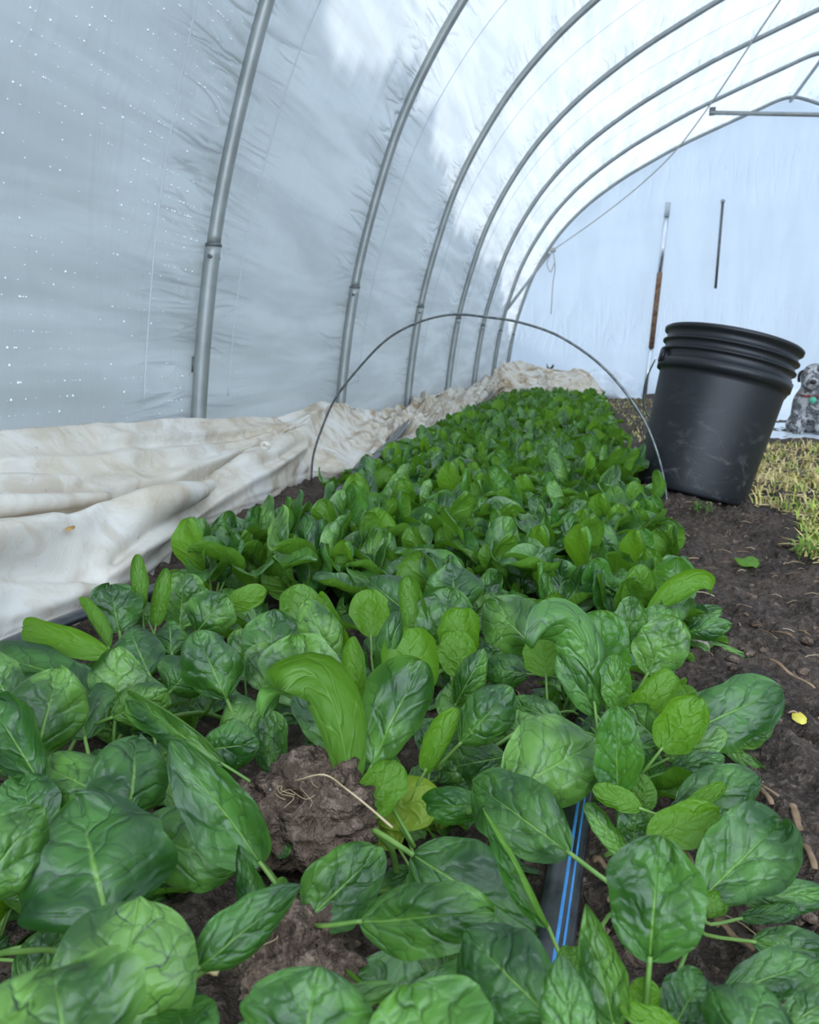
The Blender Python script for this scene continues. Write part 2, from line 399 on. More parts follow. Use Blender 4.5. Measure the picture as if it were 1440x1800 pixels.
for k, Y in enumerate(ARCH_Y):
    lab = {0: 'nearest galvanised steel arch, its post rising left of the wire hoop', 6: 'last grey steel arch framing the far end wall'}.get(
        k, names[k]+' galvanised steel tunnel arch counted from the camera')
    root = empty('tunnel_arch', (0, Y, 0), lab, 'arch', 'steel arches of the tunnel')
    p3 = np.column_stack([_prof3[:, 0], 0*_prof3[:, 0], _prof3[:, 1]])
    i0 = int(np.argmin(np.abs(_prof3[:60, 1]-.64)))
    mb = MB(); mb.tube(p3[i0:len(p3)-i0], .0175, 14); mb.build('hoop_pipe', MAT['steel'], root)
    for sgn in (0, 1):
        seg = p3[:i0+1] if sgn == 0 else p3[len(p3)-i0-1:]
        mb = MB(); mb.tube(seg, .0205, 14); mb.build('ground_post', MAT['steel'], root)
        q = p3[i0] if sgn == 0 else p3[len(p3)-i0-1]
        mb = MB(); mb.tube([q-np.array([0, 0, .004]), q+np.array([0, 0, .004])], .0215, 14)
        mb.tube([q+np.array([0, -.027, -.03]), q+np.array([0, .027, -.03])], .005, 8); mb.build('joint_bolt', MAT['steel_dark'], root)
    if k == 0:
        q = p3[np.argmin(np.abs(_prof3[:60, 1]-.35))]
        mb = MB(); mb.box(q+np.array([-.021, .0, 0]), (.012, .018, .04)); mb.build('clip', MAT['steel_dark'], root)

def film_O(S, Yg, off=.024):
    fy = np.abs(((Yg-1.94+.61) / 1.22) % 1-.5)*1.22           # distance to an arch
    near = 1-sstep(.03, .45, fy)
    wr = .010*fbm(S*7, Yg*1.1, oct=3, seed=3) + .006*near*fbm(S*22, Yg*3.2, oct=3, seed=5)
    sag = -.018*sstep(.0, .5, fy)*np.sin(np.clip(S/2.0, 0, 1)*math.pi)
    crease = 0
    for s0, a in ((.92, .010), (1.62, .006), (2.25, .006), (2.7, .005)):
        crease = crease + a*np.exp(-((S-s0-.02*fbm(Yg*.7, S*0, oct=2, seed=int(s0*10)))/.012)**2)
    return off + np.clip(wr+sag+crease, -.022+0, .1)*sstep(.0, .09, fy)
_SARC = np.concatenate([[0], np.cumsum(np.linalg.norm(np.diff(_prof3, axis=0), axis=1))])
def film_strip(name, i0, i1, ny, kind_mat, off=.024):
    idx = np.arange(i0, i1+1); ys = np.linspace(-.7, 9.34, ny)
    base = _prof3[idx]; nr = _NRM[idx]
    s = np.concatenate([[0], np.cumsum(np.linalg.norm(np.diff(_prof3, axis=0), axis=1))])[idx]
    S, Yg = np.meshgrid(s, ys, indexing='ij')
    O = film_O(S, Yg, off)
    V = np.stack([base[:, None, 0]-nr[:, None, 0]*0+nr[:, None, 0]*O*1, Yg, base[:, None, 1]+nr[:, None, 1]*O], -1)
    return obj(name, mesh_data(name, V.reshape(-1, 3), grid_faces(len(idx), ny), kind_mat, True, np.stack([S, Yg], -1).reshape(-1, 2)))
NP = len(_prof3)
wl = film_strip('wall_left', 0, 70, 420, MAT['film']); tag(wl, kind='structure')
cl = film_strip('ceiling', 70, NP-71, 260, MAT['film']); tag(cl, kind='structure')
wr_ = film_strip('wall_right', NP-71, NP-1, 200, MAT['film']); tag(wr_, kind='structure')

# thin tubes painted as the shadow lines that outside cords leave on the film
def film_point(i, Y, off=.005):
    return np.array([_prof3[i, 0]+_NRM[i, 0]*off, Y, _prof3[i, 1]+_NRM[i, 1]*off])
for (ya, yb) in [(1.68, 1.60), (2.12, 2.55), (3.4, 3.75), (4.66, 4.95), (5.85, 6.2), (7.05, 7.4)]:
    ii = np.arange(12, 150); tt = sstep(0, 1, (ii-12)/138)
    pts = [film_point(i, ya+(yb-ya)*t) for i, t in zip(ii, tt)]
    MB().tube(pts, .0016, 5).build('cord_shade', MAT['cord_shade'], wl)

# end wall
EY = 9.33
rows = []; nfx = 90
for x in np.linspace(-1.05, 2*RX+1.05, nfx):
    xi = x if x <= RX else 2*RX-x
    zt = np.interp(xi, _prof3[:161, 0], _prof3[:161, 1])
    zs = np.linspace(-.05, zt+.02, 60)
    rows.append(np.column_stack([np.full(60, x), np.full(60, EY), zs]))
V = np.concatenate(rows); V[:, 1] += .012*fbm(V[:, 0]*1.5, V[:, 2]*4, oct=3, seed=21)+.02
we = obj('wall_far', mesh_data('wall_far', V, grid_faces(nfx, 60), MAT['film_end'], True, np.column_stack([V[:, 0]*.5, V[:, 2]*.8+5])))
tag(we, kind='structure')

# ridge pole, cross tie, brace, rope
pts = [(RX, y, 2.93) for y in np.linspace(-.5, 9.24, 12)]
tag(MB().tube(pts, .016, 12).build('ridge_pole', MAT['steel'], None), 'straight steel pipe running along the roof ridge', 'pipe')
Y6 = ARCH_Y[5]
a = at_y(1252, 199, Y6)
root = empty('cross_tie', (a[0], Y6, a[2]), 'level grey steel tie bar across the sixth arch near the roof', 'pipe')
tdz = at_y(1440, 203, Y6); tdz = (tdz[2]-a[2])/(tdz[0]-a[0])*2*(RX-a[0])
MB().tube([(-.02, -.02, 0), (2*(RX-a[0])+.02, -.02, tdz)], .019, 12).build('bar', MAT['steel'], root)
for sx_ in (0, 2*(RX-a[0])):
    MB().box((sx_, -.01, .012+(tdz if sx_ else 0)), (.05, .05, .06)).build('clamp', MAT['steel_dark'], root)
p = at_y(892, 543, Y6+.03); q = at_y(965, 447, 9.2)
tag(MB().tube([p, (p+q)/2, q], .015, 10).build('diagonal_brace', MAT['steel']), 'slanting steel brace between the sixth and last arch posts', 'brace')
k = at_y(972, 440, 9.18)
root = empty('tie_rope', k, 'thin pale rope knotted to the last arch with loose hanging ends', 'rope')
rp_ = [k]+[at_y(px, py, Y) for px, py, Y in ((1050, 385, 9.0), (1120, 330, 8.6), (1185, 268, 8.05), (1250, 182, 7.2), (1330, 62, 6.2), (1385, -20, 5.6), (1440, -110, 5.0))]
MB().tube(catmull(rp_, 60)-k, .006, 6).build('rope_line', MAT['rope'], root)
V_, F_ = ico(2); MB().add(V_*np.array([.035, .03, .03]), F_).build('knot', MAT['rope'], root)
MB().tube(catmull([k-k, at_y(976, 470, 9.16)-k, at_y(972, 500, 9.16)-k, at_y(969, 552, 9.16)-k], 20), .006, 6).build('rope_end', MAT['rope'], root)
MB().tube(catmull([k-k, at_y(962, 462, 9.15)-k, at_y(968, 478, 9.15)-k, at_y(975, 462, 9.15)-k], 20), .005, 6).build('rope_loop', MAT['rope'], root)

# posts seen at the far wall
a, b, c, d_ = at_y(1175, 356, 9.26), at_y(1160, 480, 9.26), at_y(1145, 612, 9.26), at_y(1132, 697, 9.26)
root = empty('door_post', d_, 'leaning steel post at the far wall, shiny above and rusted below', 'post')
MB().tube([a-d_, (a*.8+b*.2)-d_], .03, 10).build('post_cap', MAT['cord_shade'], root)
tag(MB().tube([(a*.8+b*.2)-d_, b-d_], .027, 10).build('upper_post', MAT['shiny'], root), 'shiny bare steel upper length')
tag(MB().tube([b-d_, c-d_], .03, 10).build('lower_post', MAT['rust'], root), 'brown rusted lower length')
MB().tube([c-d_, 0*d_-np.array([0, 0, .05])], .024, 10).build('foot', MAT['shiny'], root)
a, b = at_y(1271, 354, 9.26), at_y(1258, 507, 9.26)
root = empty('metal_rod', b, 'short dark rod fixed high on the far wall right of the rusty post', 'rod')
MB().tube([b-b, a-b], .014, 8).build('rod', MAT['steel_dark'], root)
V_, F_ = ico(2); MB().add(V_*.024+(a-b), F_).build('rod_end', MAT['steel'], root)

# condensation on the near film
mb_v, mb_f = ico(1); VV = []; FF = []; nn = 0
for _ in range(5200):
    i = int(np.clip(RNG.beta(1.2, 1.5)*100+4, 4, 104)); Y = .7+1.2*RNG.random()**.8
    if RNG.random() > vnoise(i*.11, Y*5, seed=9)*.5+.55: continue
    r = .0008+.0016*RNG.random()**3; p = film_point(i, Y, float(film_O(_SARC[i], np.array(Y)))-r*.4)
    VV.append(mb_v*np.array([r, r, r*1.3])+p); FF.append(mb_f+nn); nn += len(mb_v)
tag(obj('condensation_drops', mesh_data('drops', np.concatenate(VV), np.concatenate(FF), MAT['drop'])), 'fine beads of condensation on the nearest left plastic', 'water drops', kind='stuff')

# added unseen trees outside on the left, shaped to shade the lower film
def film_hit(px, py):
    r = ray(px, py); best = None
    for t in np.linspace(.8, 14, 2600):
        P = CAM+r*t/np.linalg.norm(r)
        if P[0] < 1.7 and P[2] > 0:
            xs = np.interp(P[2], _prof3[:161, 1], _prof3[:161, 0])
            if P[0] < xs-.02: return P
    return None
bound = [(470, -60), (538, 0), (556, 90), (590, 125), (640, 175), (672, 150), (695, 90), (712, 120), (722, 200), (748, 210), (745, 270), (770, 330), (785, 400), (812, 420), (835, 460), (862, 462), (880, 520), (890, 590)]
HX = -2.9; outl = []
for (px, py) in bound:
    P = film_hit(px, py)
    if P is None: continue
    t = (HX-P[0])/SUN_DIR[0]; Q = P+SUN_DIR*t; outl.append((Q[1], Q[2]))
outl = np.array(sorted(outl)); hy = outl[:, 0]; hz = outl[:, 1]
def top_z(y): return float(np.interp(y, np.concatenate([[-6, hy[0]-.3], hy, [hy[-1]+3]]), np.concatenate([[hz[0]+2.0, hz[0]+.6], hz, [hz[-1]-.5]])))
ADDED_TREES = [(-4.5, .4), (.4, 2.2), (2.2, 3.3), (3.3, 4.5), (4.5, 5.8), (5.8, 7.4), (7.4, 9.4), (9.4, 12.5)]
for k, (y0, y1) in enumerate(ADDED_TREES):
    ny, nz, th = 60, 46, 12
    ys = np.linspace(y0+.005, y1-.005, ny); VV = []
    a = np.linspace(0, 2*math.pi, 40, endpoint=False); rows = []
    for y in ys:
        zt = top_z(y)+.05*math.sin(y*31)*math.sin(y*17)
        e_ = 1.0
        cz = zt/2; rz = zt/2+.0
        x = np.sign(np.cos(a))*np.abs(np.cos(a))**.5*.35*e_; z = cz+rz*np.sign(np.sin(a))*np.abs(np.sin(a))**.5
        rows.append(np.column_stack([HX+x+.05*fbm(z*4, np.full_like(z, y*4), oct=3, seed=4), np.full_like(x, y), z+.05*fbm(np.full_like(z, y*3.5), np.full_like(z, .5), oct=3, seed=8)*(z > cz)]))
    fc = [list(q) for q in grid_faces(ny, 40, True)]+[list(range(40))[::-1], [(ny-1)*40+j for j in range(40)]]
    o = obj('added_tree', mesh_data('added_tree', np.concatenate(rows), fc, MAT['added_foliage']))
    tag(o, 'added unseen foliage outside the left plastic, shaped to cast grey shade on it', 'added_tree', 'added trees shading the left plastic')

# ------------------------------------------------------------------ ground
BK0 = at_y(1211, 868, 2.10); BK1 = at_y(1290, 597, 2.15)
BKA = (BK1-BK0)/np.linalg.norm(BK1-BK0); BUCKET_C = BK0[:2]; BKH = np.linalg.norm(BK1-BK0)
def bed_right(Y): return .165-.022*Y
def bed_left(Y): return -.60-.022*Y
def soil_z(X, Y):
    X = np.asarray(X, float); Y = np.asarray(Y, float)
    z = .018*(1-sstep(-.02, .16, X-bed_right(Y)))-.01
    z = z+.010*fbm(X*6, Y*6, oct=3, seed=31)
    g = np.exp(-(((X-BUCKET_C[0])/.22)**4+((Y-BUCKET_C[1])/.22)**4))
    z = z*(1-g)+g*(BK0[2]-.004-(BKA[0]*(X-BK0[0])+BKA[1]*(Y-BK0[1]))/BKA[2]*.9)
    return z
def nonuni(a, b, c0, d0, d1, k):
    out = [c0]; x = c0; d = d0
    while x < b: d = min(d*k, d1); x += d; out.append(x)
    x = c0; d = d0; lo = []
    while x > a: d = min(d*k, d1); x -= d; lo.append(x)
    return np.array(lo[::-1]+out)
gx = nonuni(-1.2, 4.6, .30, .0045, .12, 1.018); gy = nonuni(-.8, 9.4, .75, .0055, .10, 1.013)
Xg, Yg = np.meshgrid(gx, gy, indexing='ij')
Zg = soil_z(Xg, Yg)+.0085*fbm(Xg*28, Yg*28, oct=4, seed=41, gain=.62)+.009*np.abs(vnoise(Xg*60, Yg*60, seed=44))
fl = obj('floor', mesh_data('floor', np.stack([Xg, Yg, Zg], -1).reshape(-1, 3), grid_faces(len(gx), len(gy))[:, ::-1], MAT['soil'])); tag(fl, kind='structure')

def scatter_lumps(n, gen, rmin, rmax, name, mat, label, cat, sub=1):
    v, f = ico(sub); VV = []; FF = []; nn = 0
    for _ in range(n):
        x, y = gen(); r = rmin+(rmax-rmin)*RNG.random()**3
        q = v*(1+.35*fbm(v[:, 0]*1.7+x*99, v[:, 1]*1.7, v[:, 2]*1.7, oct=2, seed=5))[:, None]*r*np.array([1, 1, .7])
        VV.append(q+np.array([x, y, float(soil_z(x, y))+r*.3])); FF.append(f+nn); nn += len(v)
    return tag(obj(name, mesh_data(name, np.concatenate(VV), np.concatenate(FF), mat)), label, cat, kind='stuff')
def gen_right():
    y = .28+2.3*RNG.random()**1.6; return bed_right(y)-.22+(.75)*RNG.random(), y
scatter_lumps(2600, gen_right, .0015, .009, 'soil_crumbs', MAT['clod'], 'loose dark crumbs of soil beside the spinach bed', 'soil')
def sticks(n, gen, name, mat, label, cat, l0, l1, r0, r1):
    mb = MB()
    for _ in range(n):
        x, y = gen(); L = l0+(l1-l0)*RNG.random()**2; a = RNG.random()*6.28; r = r0+(r1-r0)*RNG.random()
        z = float(soil_z(x, y))+.006+.004*RNG.random(); dx, dy = math.cos(a)*L/2, math.sin(a)*L/2; b = (RNG.random()-.5)*L*.5
        mb.tube(catmull([(x-dx, y-dy, z), (x-b*math.sin(a)*.5, y+b*math.cos(a)*.5, z+.003), (x+dx, y+dy, z+.002*RNG.random())], 5), r, 4)
    return tag(mb.build(name, mat), label, cat, kind='stuff')
sticks(420, gen_right, 'straw_litter', MAT['wood'], 'brown bits of straw and bark on the soil', 'litter', .008, .035, .0006, .0016)
sticks(160, gen_right, 'root_litter', MAT['root'], 'pale fine rootlets lying on the soil', 'litter', .01, .04, .0003, .0007)

# ------------------------------------------------------------------ bucket
m_px = F/depth((BK0+BK1)/2)
RT = 117.0/m_px; RB = RT*.80
root = empty('bucket', BK0, 'black plastic bucket standing tilted on the soil behind the wire hoop', 'bucket')
root.rotation_euler = Vector(BKA).to_track_quat('Z', 'Y').to_euler()
HB = BKH
def rr(t): return RB+(RT*.945-RB)*t
prof = [(.001, .012), (RB*.93, .012), (RB*.94, .0), (RB*.985, .0), (RB, .006)]
for t in np.linspace(.05, .70, 10): prof.append((rr(t), t*HB))
def band(t0, t1, e):      # a flange
    return [(rr(t0), t0*HB), (rr(t0)+e, t0*HB+.001), (rr(t1)+e, t1*HB-.002), (rr(t1), t1*HB)]
prof += band(.735, .795, .009)+[(rr(.83), .83*HB)]+band(.845, .862, .0075)+band(.905, .921, .0075)
prof += [(rr(.965), .965*HB), (rr(.97)+.008, .972*HB), (rr(1)+.0085, .992*HB), (rr(1)+.004, 1.0*HB), (rr(1)-.002, .996*HB)]
prof += [(rr(t)-.003, t*HB) for t in (.95, .7, .4, .1)]+[(RB-.004, .02), (.001, .02)]
MB().lathe(prof, 72).build('body', MAT['bucket'], root)
# find a handle direction in bucket space that lies across the view
side = np.array(root.rotation_euler.to_matrix().inverted() @ Vector((M[:, 0])))
side[2] = 0; side /= np.linalg.norm(side); fr_ = np.cross(np.array([0, 0, 1.0]), side)
eh = .78*HB
for sg in (-1, 1):
    Rm = np.column_stack([side*sg, fr_, np.array([0, 0, 1.0])])
    MB().box(side*sg*(rr(.80)+.009)+np.array([0, 0, .80*HB]), (.008, .024, .03), Rm).build('handle_lug', MAT['bucket'], root)
hp = []
for u in np.linspace(-1, 1, 41):
    a_ = u*math.pi/2*1.0
    w_ = (rr(.78)+.022)
    drop = .17*(max(0, math.cos(a_))**.9)*HB/.42
    back = math.cos(a_)*(rr(.6)+.05)
    hp.append(side*w_*math.copysign(abs(math.sin(a_))**.9, u)+fr_*back+np.array([0, 0, eh-drop]))
MB().tube(hp, .0022, 8).build('handle', MAT['shiny'], root)

# ------------------------------------------------------------------ wire hoop over the bed
f0, f1 = at_z(1172, 912, -.005), at_z(549, 838, .03)
hx = f1-f0; hn = np.cross(hx, [0, 0, 1.0]); hn /= np.linalg.norm(hn)
def on_hoop(px, py): r = ray(px, py); return CAM+r*(((f0-CAM) @ hn)/(r @ hn))
hp = [on_hoop(*q) for q in ((1172, 925), (1170, 860), (1152, 785), (1120, 718), (1060, 645), (985, 592), (915, 567), (860, 558), (795, 553), (735, 567), (680, 597), (630, 648), (590, 700), (567, 750), (551, 800), (547, 845))]
tag(MB().tube(catmull(hp, 120), .0031, 8).build('wire_hoop', MAT['wire']), 'thin grey wire hoop arching over the spinach bed', 'hoop')

# ------------------------------------------------------------------ drip tapes
def tape(name, pts, label, hw, hz):
    P = catmull(pts, 60); root = empty(name, P[0], label, 'drip tape')
    MB().tube(P-P[0], hw, 14, squash=hz/hw).build('tape', MAT['black_tape'], root)
    T = np.gradient(P, axis=0); T /= np.linalg.norm(T, axis=1)[:, None]; S = np.cross(T, [0, 0, 1.0])
    for fx, wd_ in ((.18, .085), (.52, .06)):
        a0, a1 = fx-wd_, fx+wd_
        def pt(f): return P-P[0]+S*hw*f+np.array([0, 0, 1.0])*(hz*math.sqrt(1-f*f)+.0004)
        V = np.stack([pt(a0), pt((a0+a1)/2)+np.array([0, 0, .0004]), pt(a1)], 1).reshape(-1, 3)
        obj('stripe', mesh_data('stripe', V, grid_faces(len(P), 3)[:, ::-1], MAT['blue']), root)
    return root
p1, p2 = at_z(968, 1690, .025), at_z(1000, 1490, .025); dd = (p2-p1)/np.linalg.norm(p2-p1)
hw_ = 34/F*depth((p1+p2)/2)
tape('drip_tape', [p1-dd*.12, p1, p2, p2+dd*.3-np.array([.0, 0, 0]), p2+dd*.9], 'black drip tape with two blue stripes in the foreground gap', hw_, hw_*.42)
q1, q2, q3 = at_z(118, 1090, .035), at_z(575, 888, .065), at_z(640, 812, .085)
P = catmull([q1+(q1-q2)*.3, q1, (q1+q2)/2-np.array([0, 0, .02]), q2, q3, q3+(q3-q2)*.5-np.array([0, 0, .03]), q3+(q3-q2)*3-np.array([0, 0, .06])], 80)
P_TAPE = P.copy()
tag(MB().tube(P, .0150, 12, squash=.45).build('drip_tape', MAT['black_tape']), 'glossy drip tape along the bed edge beside the cream cloth', 'drip tape')

# ------------------------------------------------------------------ row cover cloth
ST = [  # c0..c4 in photo pixels; mode x: lateral positions, y: depth offsets
 ('x', [(-420, 790), (-420, 850), (-420, 930), (-420, 1010), (-420, 1330)]),
 ('x', [(-180, 772), (-180, 840), (-180, 915), (-180, 985), (-180, 1180)]),
 ('x', [(0, 757), (0, 830), (0, 890), (0, 952), (0, 1092)]),
 ('x', [(150, 746), (150, 820), (150, 884), (150, 940), (140, 1036)]),
 ('x', [(300, 736), (300, 800), (300, 860), (290, 880), (255, 983)]),
 ('x', [(390, 733), (395, 785), (395, 828), (375, 852), (335, 912)]),
 ('x', [(480, 730), (480, 768), (475, 797), (470, 808), (460, 862)]),
 ('x', [(555, 717), (558, 738), (560, 755), (556, 775), (540, 822)]),
 ('x', [(612, 711), (610, 732), (606, 756), (600, 782), (585, 818)]),
 ('x', [(668, 728), (672, 742), (674, 758), (668, 776), (652, 802)]),
 ('x', [(720, 708), (720, 718), (712, 732), (704, 752), (690, 776)]),
 ('x', [(765, 688), (760, 700), (752, 714), (744, 732), (735, 757)]),
 ('x', [(835, 677), (830, 686), (822, 700), (812, 716), (795, 735)]),
 ('y', [(884, 640), (880, 655), (875, 668), (868, 684), (858, 706)]),
 ('y', [(912, 637), (915, 652), (912, 668), (910, 680), (905, 694)]),
 ('y', [(955, 645), (955, 655), (955, 668), (955, 682), (955, 696)]),
 ('y', [(1000, 651), (1000, 660), (1000, 672), (1000, 684), (1000, 699)]),
 ('y', [(1035, 658), (1038, 668), (1038, 678), (1036, 690), (1034, 703)]),
 ('y', [(1062, 684), (1062, 688), (1064, 692), (1068, 698), (1072, 706)]),
]
ROWS = []
for mode, ps in ST:
    p4 = at_z(*ps[4], .045 if mode == 'x' else .02)
    row = []
    for k, (px, py) in enumerate(ps):
        if k == 4: row.append(p4); continue
        if mode == 'x':
            X = p4[0]+(-1.0-p4[0])*(1.0, .74, .46, .22)[k]; row.append(at_x(px, py, X))
        else:
            row.append(at_y(px, py, min(p4[1], 7.0)+(.5, .3, .16, .06)[k]))
    if mode == 'y': row[4] = at_y(*ps[4], min(p4[1], 7.0))
    ROWS.append(row)
ROWS = np.array(ROWS)                                        # stations x 5 x 3
# tuck both long edges down
NSX, NTX = 420, 90
G = np.stack([catmull(ROWS[:, k], NSX) for k in range(5)], 1)
ext0 = G[:, 0]+np.array([-.012, 0, -.05]); ext4 = G[:, 4]+np.array([.0, 0, -.05])
G = np.concatenate([ext0[:, None], G, ext4[:, None]], 1)
C_ = np.stack([catmull(G[i], NTX) for i in range(NSX)], 0)
du = np.gradient(C_, axis=0); dv = np.gradient(C_, axis=1); nn_ = np.cross(du, dv); nn_ /= np.linalg.norm(nn_, axis=2)[..., None]+1e-9
if nn_[..., 2].mean() < 0: nn_ = -nn_
sl_ = np.concatenate([[0], np.cumsum(np.linalg.norm(np.diff(C_[:, NTX//2], axis=0), axis=1))])
Sg = np.repeat(sl_[:, None], NTX, 1); Tg = np.repeat(np.linspace(0, 1, NTX)[None], NSX, 0)
SFAR = sl_[int(NSX*7.6/(len(ST)-1))]
far = sstep(-.4, .5, Sg-SFAR)
FOLDS = [  # photo polyline, height, width in metres
 ([(-400, 1040), (-60, 968), (0, 957), (120, 937), (230, 907), (330, 868), (420, 828), (480, 798), (530, 765), (562, 726)], .034, .028),
 ([(-400, 940), (-60, 908), (0, 904), (90, 897), (180, 888), (250, 866), (330, 846), (380, 828), (430, 803), (470, 792)], -.040, .014),
 ([(-400, 900), (0, 868), (100, 866), (180, 868), (300, 846), (380, 815), (440, 792)], .020, .016),
 ([(0, 818), (150, 812), (300, 795), (400, 783), (470, 770), (540, 735)], .012, .012),
 ([(-60, 836), (0, 842), (120, 852), (200, 866)], -.012, .008), ([(-60, 850), (0, 855), (120, 866)], .009, .007),
 ([(180, 772), (300, 764), (400, 758), (500, 752)], .010, .010), ([(180, 782), (300, 775), (430, 768)], -.008, .008),
 ([(-400, 1140), (-60, 1010), (0, 1006), (100, 1004), (150, 1006), (190, 1018)], -.016, .011), ([(190, 1016), (240, 975), (300, 930), (380, 885), (460, 838), (530, 790)], .014, .010),
 ([(205, 985), (270, 930), (360, 872)], -.014, .010), ([(350, 862), (410, 842), (480, 812), (530, 780)], -.012, .009), ([(100, 925), (180, 905), (300, 852), (360, 846)], -.012, .010),
]
def fold_lines(Cg):
    rel = (Cg-CAM).reshape(-1, 3) @ M; out = np.zeros(len(rel)); ok = rel[:, 2] > .05
    px = CX+F*rel[:, 0]/np.maximum(rel[:, 2], .05); py = CY-F*rel[:, 1]/np.maximum(rel[:, 2], .05)
    for pl, amp, wd in FOLDS:
        q = np.array(pl, float); best = np.full(len(px), 1e9); endf = np.ones(len(px))
        for (a, b) in zip(q[:-1], q[1:]):
            d = b-a; u = np.clip(((px-a[0])*d[0]+(py-a[1])*d[1])/(d @ d), 0, 1)
            best = np.minimum(best, np.hypot(px-a[0]-u*d[0], py-a[1]-u*d[1]))
        dist = best*rel[:, 2]/F
        out += np.where(ok, 1.35*amp*np.exp(-np.abs(dist/wd)**1.5), 0)
    return out.reshape(Cg.shape[:2])
f1_ = 1-np.abs(fbm(Sg*1.3+.6*fbm(Sg*2, Tg*3, oct=2, seed=71), Tg*6.5-Sg*.9, oct=3, seed=61))
f2_ = fbm(Sg*7, Tg*7, oct=4, seed=63)
f3_ = 1-np.abs(fbm(Sg*2.6+Tg*1.5+.5*fbm(Sg*2, Tg*2, oct=2, seed=8), Tg*2.6-Sg*1.2, oct=3, seed=67, gain=.42))
dsp = (.010*(f1_-.75)+.003*f2_)*(1-far)+(.075*(f3_-.68)+.007*f2_)*far
dsp = dsp+fold_lines(C_)
dsp = dsp*sstep(0, .08, Tg)*sstep(0, .10, 1-Tg)
C_ = C_+nn_*dsp[..., None]
cl_o = obj('row_cover', mesh_data('row_cover', C_.reshape(-1, 3), grid_faces(NSX, NTX), MAT['cloth']))
sdm = cl_o.modifiers.new('thickness', 'SOLIDIFY'); sdm.thickness = .002; sdm.offset = -1
tag(cl_o, 'long crumpled cream row cover cloth lying between left wall and spinach bed', 'cloth')
# rolled hem lying in the fold
hp = [at_x(-90, 898, -.83), at_x(0, 888, -.82), at_x(90, 882, -.815), at_x(188, 874, -.83)]
rad = np.linspace(.021, .010, 24)
hemr = MB().tube(catmull(hp, 24), rad, 12).build('rolled_hem', MAT['cloth'], cl_o); tag(hemr, 'yellowed rolled hem')
cc = at_x(468, 786, -.80); sp_ = [cc+np.array([.0, .02, .006])+np.array([.018*math.cos(a)*(1-a/14), -.05+.012*a*.5, .016*math.sin(a)*(1-a/14)]) for a in np.linspace(0, 9, 30)]; sp_ = [cc+(q-cc)*np.array([.6, .5, .6]) for q in sp_]
kn = MB().tube(sp_, np.linspace(.004, .006, 30), 8).build('rolled_hem', MAT['cloth'], cl_o); tag(kn, 'tightly curled hem end')
# ------------------------------------------------------------------ white plastic heaps
def heap(name, c, sx, sy, sz, seed, mat, label, cat, fx=5):
    n = 70; u = np.linspace(-1, 1, n); U, W = np.meshgrid(u, u, indexing='ij')
    r = np.clip(1-(np.abs(U)**3+np.abs(W)**3), 0, 1)
    z = r**.6*(.62+.5*(1-np.abs(fbm(U*fx*.45, W*fx*.45, oct=3, seed=seed)))*.8)+.06*fbm(U*fx*2, W*fx*2, oct=2, seed=seed+1)*r
    V = np.stack([U*sx*(1+.06*fbm(W*3, U*0, oct=2, seed=seed)), W*sy, z*sz-.004], -1).reshape(-1, 3)
    o = obj(name, mesh_data(name, V, grid_faces(n, n), mat), None, c)
    sm = o.modifiers.new('thickness', 'SOLIDIFY'); sm.thickness = .004; sm.offset = -1
    return tag(o, label, cat)
b0 = at_y(1085, 692, 8.3); heap('plastic_sheet', (b0[0]-.12, 8.3, 0), .36, .28, .27, 5, MAT['sheet'], 'folded white plastic sheet bunched behind the cream cloth heap', 'plastic sheet')
# ------------------------------------------------------------------ dry tuft on the cloth heap
t0 = at_y(967, 652, 7.55)
root = empty('dry_tuft', (t0[0], t0[1], t0[2]-.04), 'small dark dry tuft sticking up behind the cloth heap', 'plant')
MB().tube([(0, 0, -.25), (0, 0, .02)], .008, 6).build('stalk', MAT['brown'], root)
mb = MB()
for k in range(14):
    a = k*2.4; mb.tube(catmull([(0, 0, 0), (.012*math.cos(a), .012*math.sin(a), .05), (.035*math.cos(a), .035*math.sin(a), .085+.02*math.sin(k*5))], 6), np.linspace(.008, .003, 6), 5)
mb.build('bristles', simple('dark_dry', (.03, .025, .02), None, 1, .8), root)

